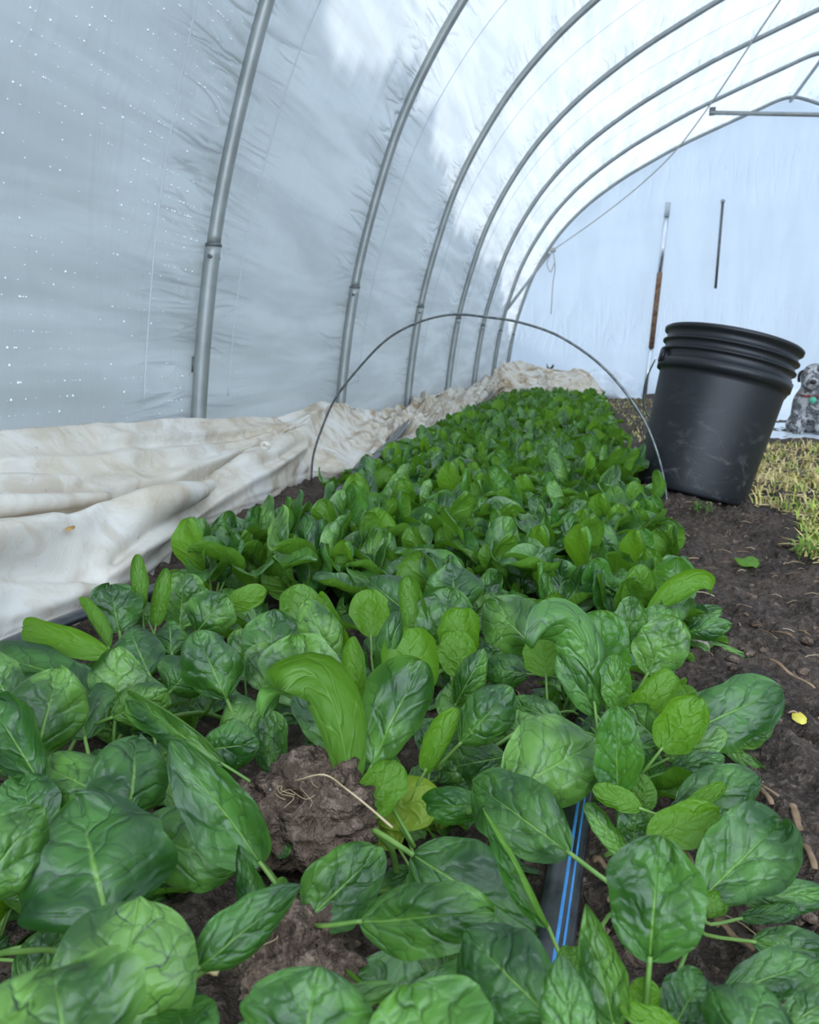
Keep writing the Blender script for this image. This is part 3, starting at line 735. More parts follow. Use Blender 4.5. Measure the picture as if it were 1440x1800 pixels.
# ------------------------------------------------------------------ spinach leaves
def outline(t, a=.5, b=.5):
    m = a/(a+b); return (t**a*(1-t)**b)/(m**a*(1-m)**b)
def leaf_blade(spine, S, N, W, nu, a=.5, b=.5, cup=0., wave=0., quilt=.0, seed=0, fold=0., notch=0., skew=0.):
    """spine n x 3 (base to tip), S side vectors, N normals; returns verts, faces, uv"""
    n = len(spine); t = (1-np.cos(np.linspace(0, math.pi, n)))/2
    x = np.linspace(-1, 1, nu); x = np.sign(x)*np.abs(x)**.85
    hw = np.maximum(outline(np.clip(t, 1e-4, 1-1e-4), a, b), .02)*W/2
    hw = hw*(1+.05*vnoise(t*4, t*0+seed*1.7))
    T_, X_ = np.meshgrid(t, x, indexing='ij'); HW = hw[:, None]*np.ones_like(X_)
    if notch: HW = HW*(1-notch*np.exp(-((T_-.5-.15*math.sin(seed))/.09)**2)*(X_ > 0))
    edge = 1+.11*fbm(T_*4, np.sign(X_)*3+seed, oct=2, seed=3)*np.abs(X_)
    ax = np.abs(X_)
    lat = X_*HW*edge
    ang = cup*ax**1.3                                      # roll of the halves
    off = np.sin(ang)*np.abs(lat)*.9; lat = lat*np.cos(ang*.85)
    off = off+wave*W*ax**2*np.sin(T_*9+np.sign(X_)*1.3+seed*2.1)*np.sin(T_*math.pi)
    off = off+wave*W*.8*fbm(T_*2.2+seed, X_*1.3, oct=2, seed=7)
    # blisters between the side veins
    sv = (T_-.36*ax**.85)*3.7+np.sign(X_)*.21+.6*vnoise(T_*3, X_*2, seed=seed % 50)
    fr = np.abs(sv-np.floor(sv)-.5)*2
    off = off+quilt*W*(np.sqrt(np.clip(fr, 0, 1))*.8)*(ax**.4)*(1-.6*ax**3)*np.sin(np.clip(T_*1.02, 0, 1)*math.pi)**.5
    off = off+quilt*W*1.3*(.5-np.abs(vnoise(X_*3.2+seed, T_*5.5, seed=13)))*np.sin(T_*math.pi)
    off = off-quilt*W*.9*np.exp(-(ax/.10)**2)
    off = off+(wave+.02)*W*1.3*vnoise(T_*2.6+seed*.7, X_*1.4+seed, seed=29)*sstep(0, .25, T_)
    V = spine[:, None]+S[:, None]*lat[..., None]+N[:, None]*off[..., None]
    uv = np.stack([(X_+1)/2, T_], -1)
    return V.reshape(-1, 3), grid_faces(n, nu), uv.reshape(-1, 2)
def frames(spine, S0):
    T = np.gradient(spine, axis=0); T /= np.linalg.norm(T, axis=1)[:, None]+1e-12
    S = S0[None]-T*(T @ S0)[:, None]; S /= np.linalg.norm(S, axis=1)[:, None]+1e-12
    return T, S, np.cross(S, T)
def resample(P, n, cosine=True):
    P = np.asarray(P, float); d = np.concatenate([[0], np.cumsum(np.linalg.norm(np.diff(P, axis=0), axis=1))])
    t = (1-np.cos(np.linspace(0, math.pi, n)))/2 if cosine else np.linspace(0, 1, n)
    return np.stack([np.interp(t*d[-1], d, P[:, k]) for k in range(3)], 1)

def generic_leaf(kind, seed, n, nu, with_stem=True):
    """leaf growing from the origin towards +X"""
    rg = random.Random(seed)
    pet = {'erect': .055, 'arch': .055, 'low': .05, 'hood': .06, 'young': .035}[kind]*rg.uniform(.85, 1.2)
    L = {'erect': .085, 'arch': .09, 'low': .085, 'hood': .095, 'young': .055}[kind]*rg.uniform(.88, 1.12)
    W = L*rg.uniform(.62, .84)
    el0, bend = {'erect': (72, -6), 'arch': (62, 75), 'low': (32, 50), 'hood': (74, 115), 'young': (80, 15)}[kind]
    el0 += rg.uniform(-7, 7); bend += rg.uniform(-12, 12)
    m = 40; pts = [np.zeros(3)]; tot = pet+L
    for k in range(m):
        s = (k+.5)/m; e = math.radians(el0 - bend*max(0, (s*tot-pet*.6)/(tot-pet*.6))**1.15)
        pts.append(pts[-1]+np.array([math.cos(e), 0, math.sin(e)])*tot/m)
    pts = np.array(pts); side = np.array([0, 1.0, 0])
    yaw = rg.uniform(-.25, .25); ss = np.linspace(0, 1, len(pts)); pts[:, 1] += yaw*ss**2*L
    ip = int(m*pet/tot)
    sp = resample(pts[ip:], n); T, S, N = frames(sp, np.array([0, 1.0, 0]))
    # twist
    tw = np.linspace(0, rg.uniform(-.5, .5), n)[:, None]; S, N = S*np.cos(tw)+N*np.sin(tw), N*np.cos(tw)-S*np.sin(tw)
    cup = rg.uniform(.1, .55) if kind in ('erect', 'young') else rg.uniform(-.75, -.15) if kind != 'hood' else rg.uniform(-.9, -.35)
    V, Fc, uv = leaf_blade(sp, S, N, W, nu, rg.uniform(.42, .62), rg.uniform(.42, .58), cup, rg.uniform(.03, .075), .03, seed)
    if N[len(N)//2] @ np.array([-.3, 0, 1.0]) < 0: Fc = Fc[:, ::-1]
    uvs = [uv]; Vs = [V]; Fs = [Fc]; mi = [np.zeros(len(Fc), int)]
    if with_stem:
        mb = MB(); mb.tube(resample(pts[:ip+3], 6, False), np.linspace(.0028, .0019, 6), 6, False)
        Vt = np.concatenate(mb.V); Vs.append(Vt); Fs.append(np.array(mb.F)+len(V)); uvs.append(np.zeros((len(Vt), 2))); mi.append(np.ones(len(mb.F), int))
    return np.concatenate(Vs), np.concatenate(Fs), np.concatenate(uvs), np.concatenate(mi)
KINDS = ['erect', 'arch', 'low', 'hood', 'young']
def library(n, nu, per):
    lib = {}
    for k in KINDS:
        lib[k] = []
        for j in range(per):
            V, Fc, uv, mi = generic_leaf(k, 100*KINDS.index(k)+j+1, n, nu)
            variants = []
            mm = [MAT['leaf_bright' if (k == 'young' or (j == 4 and k == 'erect')) else 'leaf'], MAT['stem']]
            lib[k].append(mesh_data('leaf', V, Fc, mm, True, uv, mi))
    return lib
LIB_HI = library(22, 15, 5); LIB_LO = library(11, 8, 5)

def plant_spec(rg, scale=1.0, lowness=0.0):
    n = rg.randint(6, 8); a0 = rg.uniform(0, 6.28); sp = []
    for i in range(n):
        f = i/n
        k = 'young' if i >= n-1 else rg.choices(['erect', 'arch', 'low', 'hood'], [.34-.2*lowness, .34, .16+.4*lowness, .16])[0]
        sp.append((k, rg.randrange(5), a0+i*2.4+rg.uniform(-.35, .35), scale*rg.uniform(.8, 1.12), rg.uniform(-.22, .22)))
    return sp
def place_plant(x, y, spec, lib, label, group):
    z = float(soil_z(x, y))
    root = empty('spinach_plant', (x, y, z-.004), label, 'spinach plant', group)
    for (k, j, a, s, roll) in spec:
        o = bpy.data.objects.new('leaf', lib[k][j]); COL.objects.link(o); o.parent = root
        o.rotation_euler = (roll, 0, a); o.scale = (s, s*(.92+.16*random.random()), s)
    return root

# ------------------------------------------------------------------ the foreground plants, leaf by leaf
# leaf: (base x, base y, base z, tip x, tip y, rise, width px, {options}) ; photo pixels for x, y; base z in metres;
# rise = how much farther away the tip lies than the base (m).  options: r roll, k arch, c cup, u underside faces us,
# m material, q quilt, wv wave, a/b outline, v via-point (x, y, dy), nt notch
L, B_, Y_ = 'leaf', 'leaf_bright', 'leaf_yellow'
def l(bx, by, bz, tx, ty, dy, w, **o): return (bx, by, bz, tx, ty, dy, w, o)
HERO = [
 ('broad leaved spinach plant filling the bottom left corner', (190, 1960), [
  l(132, 1930, .135, 92, 1703, .03, 290, k=.10, c=.25, b=.42), l(196, 1860, .085, 243, 1583, .04, 262, k=.10, c=.15, nt=.16),
  l(335, 1860, .10, 312, 1768, .03, 130, k=.14, m=B_)]),
 ('spinach plant with one big crinkled leaf above the bottom left corner leaves', (255, 1700), [
  l(190, 1625, .085, 135, 1408, .045, 285, k=.2, c=-.3, wv=.09, r=.1, a=.42, q=.05), l(-60, 1590, .10, 75, 1420, .04, 150, k=.18, c=-.4),
  l(235, 1465, .085, 424, 1520, .0, 165, k=.16, c=-.35, r=-.2), l(30, 1740, .03, 110, 1640, .03, 80, k=.1),
  l(60, 1690, .03, 150, 1700, .01, 60, k=.2)]),
 ('spinach plant with two domed leaves left of the upper soil clod', (225, 1500), [
  l(222, 1440, .085, 245, 1290, .05, 170, k=.2, c=-.45, r=-.25), l(205, 1410, .09, 62, 1338, .02, 125, k=.16, c=-.45),
  l(55, 1480, .08, 42, 1360, .03, 104, k=.1, c=.1), l(200, 1400, .075, 170, 1318, .03, 110, k=.2, c=-.5)]),
 ('spinach plant with a long dark pointed leaf touching the upper soil clod', (440, 1510), [
  l(460, 1520, .085, 297, 1299, .012, 116, k=.10, c=.25, b=.8, a=.5, r=.25), l(395, 1345, .085, 228, 1222, .03, 74, k=.12, c=.65, r=.4),
  l(350, 1320, .09, 455, 1305, .015, 98, k=.18, c=-.4), l(480, 1490, .05, 512, 1480, .005, 46, k=.1)]),
 ('spinach plant with ribbed drooping leaves at the left picture edge', (90, 1390), [
  l(62, 1330, .085, 105, 1173, .035, 165, k=.18, c=-.4, q=.05), l(72, 1378, .095, -20, 1232, .03, 110, k=.1, c=.5), l(160, 1200, .075, -25, 1148, .03, 92, k=.16, c=-.4),
  l(150, 1300, .07, 130, 1168, .04, 105, k=.14, c=-.2), l(20, 1240, .075, -30, 1145, .02, 90, k=.14, c=-.3)]),
 ('spinach plant with a bright rolled leaf lying out to the left', (225, 1310), [
  l(196, 1152, .085, 40, 1103, .035, 58, u=1, k=.20, c=-.3, m=B_, r=.2), l(203, 1245, .08, 207, 1136, .02, 88, k=.06, c=.12, b=.62),
  l(195, 1262, .085, 296, 1215, .015, 98, k=.25, c=-.5), l(262, 1185, .07, 226, 1104, .035, 92, k=.18, c=-.3), l(302, 1150, .07, 298, 1090, .03, 84, k=.2, c=-.55),
  l(265, 1270, .07, 250, 1190, .03, 90, k=.2, c=-.4)]),
 ('upright spinach clump next to the cut edge of the cream cloth', (262, 1150), [
  l(192, 1140, .06, 139, 1050, .035, 36, u=1, k=.12, c=.8, m=B_, r=.7), l(210, 1112, .06, 193, 1026, .02, 96, k=.08, c=.15, q=.05),
  l(250, 1070, .08, 241, 974, .01, 36, u=1, k=.04, c=-.5), l(274, 1100, .075, 292, 998, .01, 42, u=1, k=.12, c=-.6), l(316, 1102, .07, 324, 1006, .02, 92, k=.06, c=.2),
  l(345, 1112, .07, 398, 1046, .02, 92, k=.16, c=-.2), l(262, 1095, .06, 245, 1054, .02, 60, k=.2, c=-.5)]),
 ('spinach plant with one curled notched leaf in the middle left', (430, 1265), [
  l(398, 1228, .085, 345, 1112, .015, 112, k=.16, c=-.3, nt=.5, wv=.08), l(398, 1066, .085, 468, 1038, .02, 44, u=1, k=.2, m=B_), l(474, 1190, .075, 480, 1072, .03, 104, k=.14, c=-.1),
  l(430, 1180, .075, 425, 1105, .02, 60, k=.1, c=.3), l(300, 1215, .07, 345, 1160, .03, 110, k=.15, c=-.3), l(445, 1290, .06, 400, 1225, .02, 100, k=.2, c=-.4)]),
 ('spinach plant with a big round dark leaf facing the camera', (560, 1270), [
  l(535, 1240, .075, 520, 1115, .02, 138, k=.06, c=.12, q=.05), l(520, 1122, .08, 532, 1026, .015, 78, u=1, k=.12, c=-.3), l(588, 1178, .085, 540, 1052, .02, 110, k=.22, c=-.6),
  l(615, 1150, .09, 560, 1048, .02, 60, u=1, k=.3, c=-.5, m=B_, r=.5), l(570, 1290, .06, 590, 1190, .02, 90, k=.1, c=.2), l(460, 1215, .07, 480, 1130, .03, 90, k=.1)]),
 ('tall folded spinach plant with pale leaf backs near the middle', (675, 1290), [
  l(640, 1238, .085, 622, 1118, .01, 58, u=1, k=.06, c=-.7, m=B_, r=.4), l(674, 1210, .09, 702, 1074, .012, 58, k=.12, c=-.5, r=-.3), l(725, 1230, .085, 715, 1105, .025, 120, u=1, k=.14, c=-.5, m=B_),
  l(652, 1120, .085, 648, 1036, .02, 68, u=1, k=.06, c=-.2, m=B_), l(690, 1180, .08, 690, 1100, .02, 70, k=.1, c=.4), l(610, 1240, .06, 600, 1150, .02, 90, k=.1)]),
 ('spinach plant leaning one folded leaf to the left behind the upper soil clod', (640, 1420), [
  l(655, 1345, .085, 742, 1160, .035, 138, k=.05, c=.55, r=.25, a=.6), l(612, 1390, .07, 462, 1262, -.03, 108, u=1, k=.1, c=-.45, v=(560, 1195, -.005)), l(598, 1318, .07, 537, 1193, .02, 96, k=.08, c=.2),
  l(480, 1360, .05, 470, 1250, .02, 70, k=.1, c=.3), l(690, 1420, .06, 640, 1330, .03, 100, k=.1)]),
 ('broad upright spinach plant just beyond the middle of the foreground', (790, 1200), [
  l(732, 1122, .085, 716, 1013, .012, 66, u=1, k=.12, c=-.6), l(770, 1138, .08, 792, 1033, .02, 108, k=.08, c=.1), l(800, 1080, .08, 796, 990, .025, 116, k=.2, c=-.4),
  l(802, 1160, .08, 812, 1070, .02, 92, u=1, k=.2, c=-.5, m=B_), l(808, 1190, .075, 800, 1108, .01, 70, u=1, k=.05, c=-.2, m=B_), l(720, 1080, .07, 650, 1020, .03, 90, k=.15, c=-.3)]),
 ('spinach plant with an arched pale leaf right of the large folded leaf', (790, 1390), [
  l(748, 1355, .075, 806, 1246, .01, 54, u=1, k=.2, c=-.6, m=B_, r=.4), l(808, 1308, .08, 902, 1208, .02, 96, k=.2, c=-.35), l(800, 1240, .085, 852, 1142, .012, 72, k=.25, c=-.6),
  l(860, 1318, .06, 775, 1375, -.02, 100, k=.2, c=-.3), l(760, 1330, .06, 770, 1260, .02, 80, k=.1), l(830, 1290, .06, 790, 1200, .02, 80, k=.1)]),
 ('spinach plant with a flat long stalked leaf stretching left toward the middle', (1010, 1260), [
  l(944, 1142, .085, 858, 1058, .035, 112, k=.12, c=-.2), l(930, 1185, .07, 845, 1172, .01, 64, k=.2, c=-.3), l(990, 1270, .06, 895, 1232, .015, 64, k=.16, c=-.4), l(860, 1180, .06, 870, 1120, .02, 70, k=.1, c=-.3)]),
 ('yellowing spinach plant right of the upper soil clod', (705, 1480), [
  l(640, 1432, .06, 702, 1340, .02, 80, u=1, k=.1, c=-.2, m=B_), l(655, 1425, .045, 775, 1400, .01, 92, u=1, k=.14, c=-.2, m=Y_), l(860, 1420, .055, 722, 1412, .0, 64, k=.2, c=-.3, m=B_),
  l(700, 1490, .03, 660, 1430, .02, 60, u=1, m=Y_), l(740, 1400, .03, 790, 1450, -.01, 70, u=1, m=Y_)]),
 ('spinach plant with the largest pale leaf lying across the foreground middle', (900, 1440), [
  l(890, 1392, .075, 1060, 1300, .045, 178, k=.16, c=-.3, q=.045, r=-.1), l(890, 1330, .06, 770, 1352, -.01, 90, k=.15, c=-.3), l(960, 1310, .06, 870, 1262, .02, 80, k=.2, c=-.4)]),
 ('spinach plant reaching two leaves over the striped drip tape', (1105, 1600), [
  l(1002, 1500, .075, 834, 1376, .045, 128, k=.12, c=-.1), l(964, 1630, .085, 850, 1420, .03, 42, k=.06, c=.7, r=.8, b=.8, m=B_)]),
 ('flat spreading spinach plant between the two soil clods', (700, 1560), [
  l(722, 1500, .06, 945, 1640, -.015, 165, k=.12, c=-.25, wv=.06), l(630, 1620, .085, 870, 1605, .0, 128, k=.14, c=-.25, wv=.07, r=.15), l(545, 1612, .075, 672, 1490, .035, 128, k=.12, c=.25, b=.62, a=.4),
  l(600, 1600, .03, 640, 1540, .02, 90, k=.1)]),
 ('small spinach plant with a folded leaf in front of the lower soil clod', (435, 1690), [
  l(345, 1705, .10, 530, 1556, .03, 100, k=.10, c=-.35, b=.75, r=-.3), l(462, 1640, .07, 420, 1485, .012, 58, k=.06, c=.5, b=.75), l(468, 1615, .06, 500, 1542, .01, 36, u=1, k=.06), l(470, 1640, .055, 470, 1560, .01, 36, u=1, k=.06, b=.7)]),
 ('spinach plant with a broad leaf cut by the bottom edge left of the middle', (500, 1900), [
  l(520, 1900, .115, 562, 1700, .02, 240, k=.12, c=-.2), l(390, 1830, .10, 695, 1732, .035, 84, k=.2, c=-.6)]),
 ('bright green spinach plant at the middle of the bottom edge', (790, 1930), [
  l(800, 1940, .12, 715, 1730, .02, 240, k=.1, c=-.1, m=B_), l(700, 1780, .045, 960, 1715, .03, 120, k=.1, c=-.1), l(760, 1700, .03, 870, 1640, .03, 110, k=.1)]),
 ('spinach plant with a round leaf in front of the striped drip tape', (1035, 1830), [
  l(968, 1790, .105, 818, 1640, .025, 172, k=.16, c=-.25, b=.42), l(1012, 1880, .105, 984, 1680, .02, 98, k=.1, c=-.3, b=.62), l(1015, 1730, .08, 1000, 1664, .012, 54, u=1, k=.2, c=-.4), l(930, 1860, .08, 900, 1770, .03, 130, k=.1)]),
 ('spinach plant with one oval leaf standing upright at the right foreground', (1135, 1800), [
  l(1142, 1690, .10, 1160, 1470, .012, 158, k=.03, c=.08, a=.46, b=.44, q=.035), l(1080, 1805, .085, 1030, 1588, .012, 96, k=.05, c=.5, b=.85, q=.05), l(1180, 1815, .075, 1236, 1712, .02, 92, k=.14, c=.2, q=.05),
  l(1205, 1830, .085, 1090, 1765, .0, 52, u=1, k=.2, c=-.3, m=B_), l(1136, 1790, .075, 1134, 1718, .005, 54, u=1, k=.06, m=B_), l(1165, 1790, .06, 1175, 1735, .01, 40, u=1, m=B_)]),
 ('spinach plant with a wide dark leaf leaning right over bare soil', (1195, 1625), [
  l(1238, 1575, .055, 1378, 1440, .04, 140, k=.10, c=.2, q=.045), l(1300, 1575, .03, 1455, 1572, .01, 66, k=.12, c=-.2), l(1222, 1600, .055, 1268, 1585, .005, 54, u=1, k=.3, c=-.6)]),
 ('low spinach plant trailing thin stalked leaves over the right soil', (1205, 1650), [
  l(1300, 1615, .03, 1404, 1598, .02, 34, k=.12, c=.3), l(1322, 1655, .035, 1475, 1680, .0, 72, k=.12, c=-.3), l(1275, 1745, .045, 1440, 1690, .02, 84, k=.12, c=-.1)]),
 ('broad spinach plant in the bottom right corner', (1330, 1930), [
  l(1290, 1880, .09, 1345, 1735, .025, 180, k=.2, c=-.35), l(1375, 1810, .07, 1480, 1745, .015, 80, k=.2, c=-.3), l(1420, 1830, .06, 1460, 1790, .0, 60, u=1)]),
 ('spinach plant with yellow green leaf backs turned up on the right', (1155, 1500), [
  l(1138, 1475, .065, 1264, 1425, .01, 72, u=1, k=.10, c=-.15, m=B_), l(1190, 1418, .06, 1335, 1365, .02, 84, k=.14, c=-.2), l(1192, 1432, .06, 1275, 1378, .008, 34, u=1, k=.1, c=-.3, m=B_),
  l(1225, 1462, .05, 1312, 1450, .0, 64, k=.12, c=-.3), l(1275, 1450, .035, 1360, 1440, .0, 60, k=.12, c=-.2)]),
 ('spinach plant with one narrow leaf standing tall beside the drip tape', (1105, 1530), [
  l(1086, 1395, .075, 1083, 1240, .01, 84, k=.05, c=.15, b=.6, a=.5, m=B_), l(1128, 1422, .075, 1042, 1384, .0, 42, u=1, k=.16, m=B_), l(1098, 1505, .06, 1030, 1412, .01, 48, k=.16, c=.5), l(1112, 1490, .05, 1122, 1416, .01, 68, k=.08, c=.2, q=.05),
  l(1135, 1430, .05, 1130, 1360, .01, 40, u=1, k=.1)]),
 ('spinach plant with a big rounded leaf pointing right over the soil edge', (1150, 1350), [
  l(1205, 1288, .065, 1375, 1212, .03, 116, k=.14, c=-.15, q=.045, a=.4, b=.4), l(1162, 1318, .075, 1234, 1226, .006, 86, u=1, k=.06, c=-.3, m=B_), l(1160, 1306, .06, 1100, 1245, .01, 70, k=.1, c=.2),
  l(1172, 1335, .055, 1276, 1285, .01, 62, k=.14, c=-.1), l(1172, 1358, .05, 1274, 1330, .005, 44, k=.14, c=-.2), l(1272, 1306, .035, 1360, 1272, .01, 58, k=.2, c=-.4), l(1262, 1305, .03, 1348, 1362, -.01, 28, k=.1, c=.3),
  l(1110, 1330, .05, 1060, 1290, .01, 60, k=.2)]),
 ('spinach plant with a stiff dark leaf and pale midrib near the right edge', (1115, 1275), [
  l(1086, 1250, .07, 1080, 1150, .008, 56, k=.04, c=.2, m=B_), l(1118, 1255, .07, 1185, 1182, .01, 70, u=1, k=.3, c=-.5, m=B_), l(1138, 1185, .07, 1190, 1085, .012, 92, k=.05, c=.15, q=.05), l(1165, 1260, .05, 1195, 1200, .01, 50, u=1, m=B_)]),
 ('tall spinach clump with a leaf folded over like a hood', (1050, 1275), [
  l(1062, 1200, .08, 1054, 1072, .012, 112, k=.06, c=.05, m=B_), l(1045, 1235, .075, 928, 1135, -.015, 92, k=.1, c=-.3, v=(1005, 1105, .005)), l(1048, 1255, .065, 984, 1146, .01, 66, k=.08, c=.5), l(960, 1190, .08, 950, 1115, .02, 70, u=1, k=.1, m=B_),
  l(1000, 1180, .07, 990, 1100, .02, 80, u=1, k=.1, m=B_)]),
 ('spinach plant at the bed edge with thin leaves reaching over the soil', (1165, 1130), [
  l(1098, 1145, .07, 1112, 1048, .008, 60, k=.1, c=.1), l(1140, 1078, .07, 1248, 1045, .01, 50, u=1, k=.22, c=-.5, m=B_, v=(1215, 1022, .008)), l(1202, 1112, .045, 1286, 1098, .0, 48, k=.2, c=-.4), l(1212, 1122, .025, 1332, 1168, -.01, 26, k=.1),
  l(1190, 1090, .04, 1270, 1072, .0, 34, k=.1), l(1120, 1120, .06, 1180, 1070, .01, 60, k=.2, c=-.3)]),
]
for pi, (label, cpx, leaves) in enumerate(HERO):
    cr = at_z(cpx[0], cpx[1], .0); cr[1] = max(cr[1], .10)
    cr[2] = float(soil_z(cr[0], cr[1]))
    root = empty('spinach_plant', cr, label, 'spinach plant')
    for li, (bx, by, bz, tx, ty, dy, wpx, o) in enumerate(leaves):
        B = at_z(bx, by, bz); T_ = at_y(tx, ty, B[1]+dy)
        mid = (B+T_)/2; view = CAM-mid; view /= np.linalg.norm(view)
        D = T_-B; Ln = np.linalg.norm(D); Dn = D/Ln
        Sd = np.cross(Dn, view); Sd /= np.linalg.norm(Sd); Nf = np.cross(Sd, Dn)
        if Nf @ view < 0: Nf = -Nf; Sd = -Sd
        r_ = o.get('r', 0.); under = o.get('u', 0)
        kk = o.get('k', .1)*1.3
        if 'v' in o:
            vp = at_y(o['v'][0], o['v'][1], B[1]+o['v'][2]); ctr = vp*2-(B+T_)/2
        else:
            ctr = mid+Nf*kk*Ln*(1.0 if not under else .8)
        tt = np.linspace(0, 1, 40)[:, None]
        spn = (1-tt)**2*B+2*tt*(1-tt)*ctr+tt**2*T_
        n_, nu_ = (34, 25) if wpx > 90 else (26, 17)
        spn = resample(spn, n_)
        S0 = Sd*math.cos(r_)+Nf*math.sin(r_)
        _, S, N = frames(spn, S0)
        if (N[n_//2] @ view < 0): N = -N
        # N faces the viewer; the true upper side is -N for leaves seen from behind
        top = -N if under else N
        W = wpx/F*depth(mid)/max(.5, math.cos(r_))
        V, Fc, uv = leaf_blade(spn, S, top, W, nu_, o.get('a', .5), o.get('b', .48), o.get('c', .1)*1.5, o.get('wv', .04), o.get('q', .03)*.5, seed=pi*13+li*3.7)
        V2 = V.reshape(n_, nu_, 3)
        gn = np.cross(V2[n_//2, nu_//2+1]-V2[n_//2, nu_//2-1], V2[n_//2+1, nu_//2]-V2[n_//2-1, nu_//2])
        fn = np.cross(V[Fc[len(Fc)//2][1]]-V[Fc[len(Fc)//2][0]], V[Fc[len(Fc)//2][3]]-V[Fc[len(Fc)//2][0]])
        if fn @ top[n_//2] < 0: Fc = Fc[:, ::-1]
        if o.get('nt'):
            pass
        m_ = MAT[o.get('m', 'leaf')]
        lf = obj('leaf', mesh_data('leaf', V-cr, Fc, m_, True, uv), root)
        if under: tag(lf, 'leaf with its pale underside turned to view')
        elif o.get('m') == Y_: tag(lf, 'yellowing leaf')
        # stalk
        out_ = (B-cr); out_[2] = 0
        c1 = cr+np.array([0, 0, .012])+out_*.25; c2 = B-(spn[2]-spn[0])/np.linalg.norm(spn[2]-spn[0])*min(.03, .4*np.linalg.norm(B-cr)+.005)
        sp_ = catmull([cr+np.array([0, 0, -.006])+out_*.05, c1+(c2-c1)*.35+np.array([0, 0, .006]), c2, B, spn[3]], 16)
        MB().tube(sp_-cr, np.linspace(.0023, .0015, 16)*min(1.2, max(.6, W/.055)), 8).build('stalk', MAT['stem'], lf)

# ------------------------------------------------------------------ the rest of the bed
def jitter_points(y0, y1, sp, seed, xpad=.0):
    rg = random.Random(seed); pts = []; y = y0; row = 0
    while y < y1:
        x = bed_left(y)+.02+(row % 2)*sp*.5+(.075 if y < 1.6 else .0)
        while x < bed_right(y)-.03:
            pts.append((x+rg.uniform(-.3, .3)*sp, y+rg.uniform(-.3, .3)*sp)); x += sp
        y += sp*.9; row += 1
    return pts
clod_px = [(540, 1440), (520, 1680)]
def open_ground(x, y):       # places the photo leaves bare
    P = np.array([x, y, .02]); c = M.T @ (P-CAM)
    if c[2] <= .02: return True
    px, py = CX+F*c[0]/c[2], CY-F*c[1]/c[2]
    if 930 < px < 1080 and py > 1440: return True
    if px > 1080 and py > 1480: return True
    if px > 1180 and py > 1320: return True
    for (a, b) in clod_px:
        if abs(px-a) < 120 and abs(py-b) < 110: return True
    if px < 240 and 1040 < py < 1130: return True
    return False
cnt = 0
for (x, y) in jitter_points(.17, .98, .088, 5):          # low plants under and between the foreground leaves
    if open_ground(x, y): continue
    rg = random.Random(int(x*9999)+int(y*777))
    sp = [(k, j, a, s*.62, r) for (k, j, a, s, r) in plant_spec(rg, .9, 1.0) if k in ('low', 'arch', 'young')]
    place_plant(x, y, sp, LIB_HI, 'low spinach plant half hidden beneath the big foreground leaves', 'low spinach plants under the foreground leaves'); cnt += 1
pts = sorted(jitter_points(1.0, 6.75, .079, 9), key=lambda q: q[1])
far_pts = []
TP = P_TAPE
for (x, y) in pts:
    if 1.45 < y < 2.75 and np.min(np.hypot(TP[:, 0]-x, TP[:, 1]-y)) < .045: continue
    rg = random.Random(int(x*9999)+int(y*777))
    e_ = min(x-bed_left(y), bed_right(y)-x)
    spec = plant_spec(rg, rg.uniform(.72, .95)*(1.0 if e_ > .06 else .85))
    if cnt < 296:
        f = (x-bed_left(y))/(bed_right(y)-bed_left(y))
        band = 'nearer than the wire hoop' if y < 1.75 else 'beneath the wire hoop' if y < 2.35 else 'just beyond the wire hoop'
        if f < .22: lb = 'leafy spinach plant along the left bed edge by the cloth, '+band
        elif f > .8: lb = 'leafy spinach plant along the right bed edge by bare soil, '+band
        else: lb = 'leafy spinach plant packed in the middle of the bed, '+band
        place_plant(x, y, spec, LIB_HI if y < 1.6 else LIB_LO, lb, lb.replace('plant', 'plants')); cnt += 1
    else: far_pts.append((x, y, spec))
# everything farther away: one uncountable canopy
LOW = {k: [generic_leaf(k, 100*KINDS.index(k)+j+1, 8, 5, False) for j in range(5)] for k in KINDS}
VV = []; FF = []; UU = []; MI = []; nn = 0
for (x, y, spec) in far_pts:
    z = float(soil_z(x, y))
    for (k, j, a, s, roll) in spec:
        V, Fc, uv, mi = LOW[k][j]
        Rm = np.array(Euler((roll, 0, a)).to_matrix())
        VV.append((V*s) @ Rm.T+np.array([x, y, z])); FF.append(Fc+nn); UU.append(uv); nn += len(V)
        MI.append(np.full(len(Fc), 1 if (k == 'young' or (j == 4 and k == 'erect')) else 0))
tag(obj('spinach_canopy', mesh_data('spinach_canopy', np.concatenate(VV), np.concatenate(FF), [MAT['leaf'], MAT['leaf_bright']], True, np.concatenate(UU), np.concatenate(MI))),
    'dense far spinach leaves running to the cloth heap at the bed end', 'spinach', kind='stuff')
print('plants', cnt, 'far', len(far_pts))

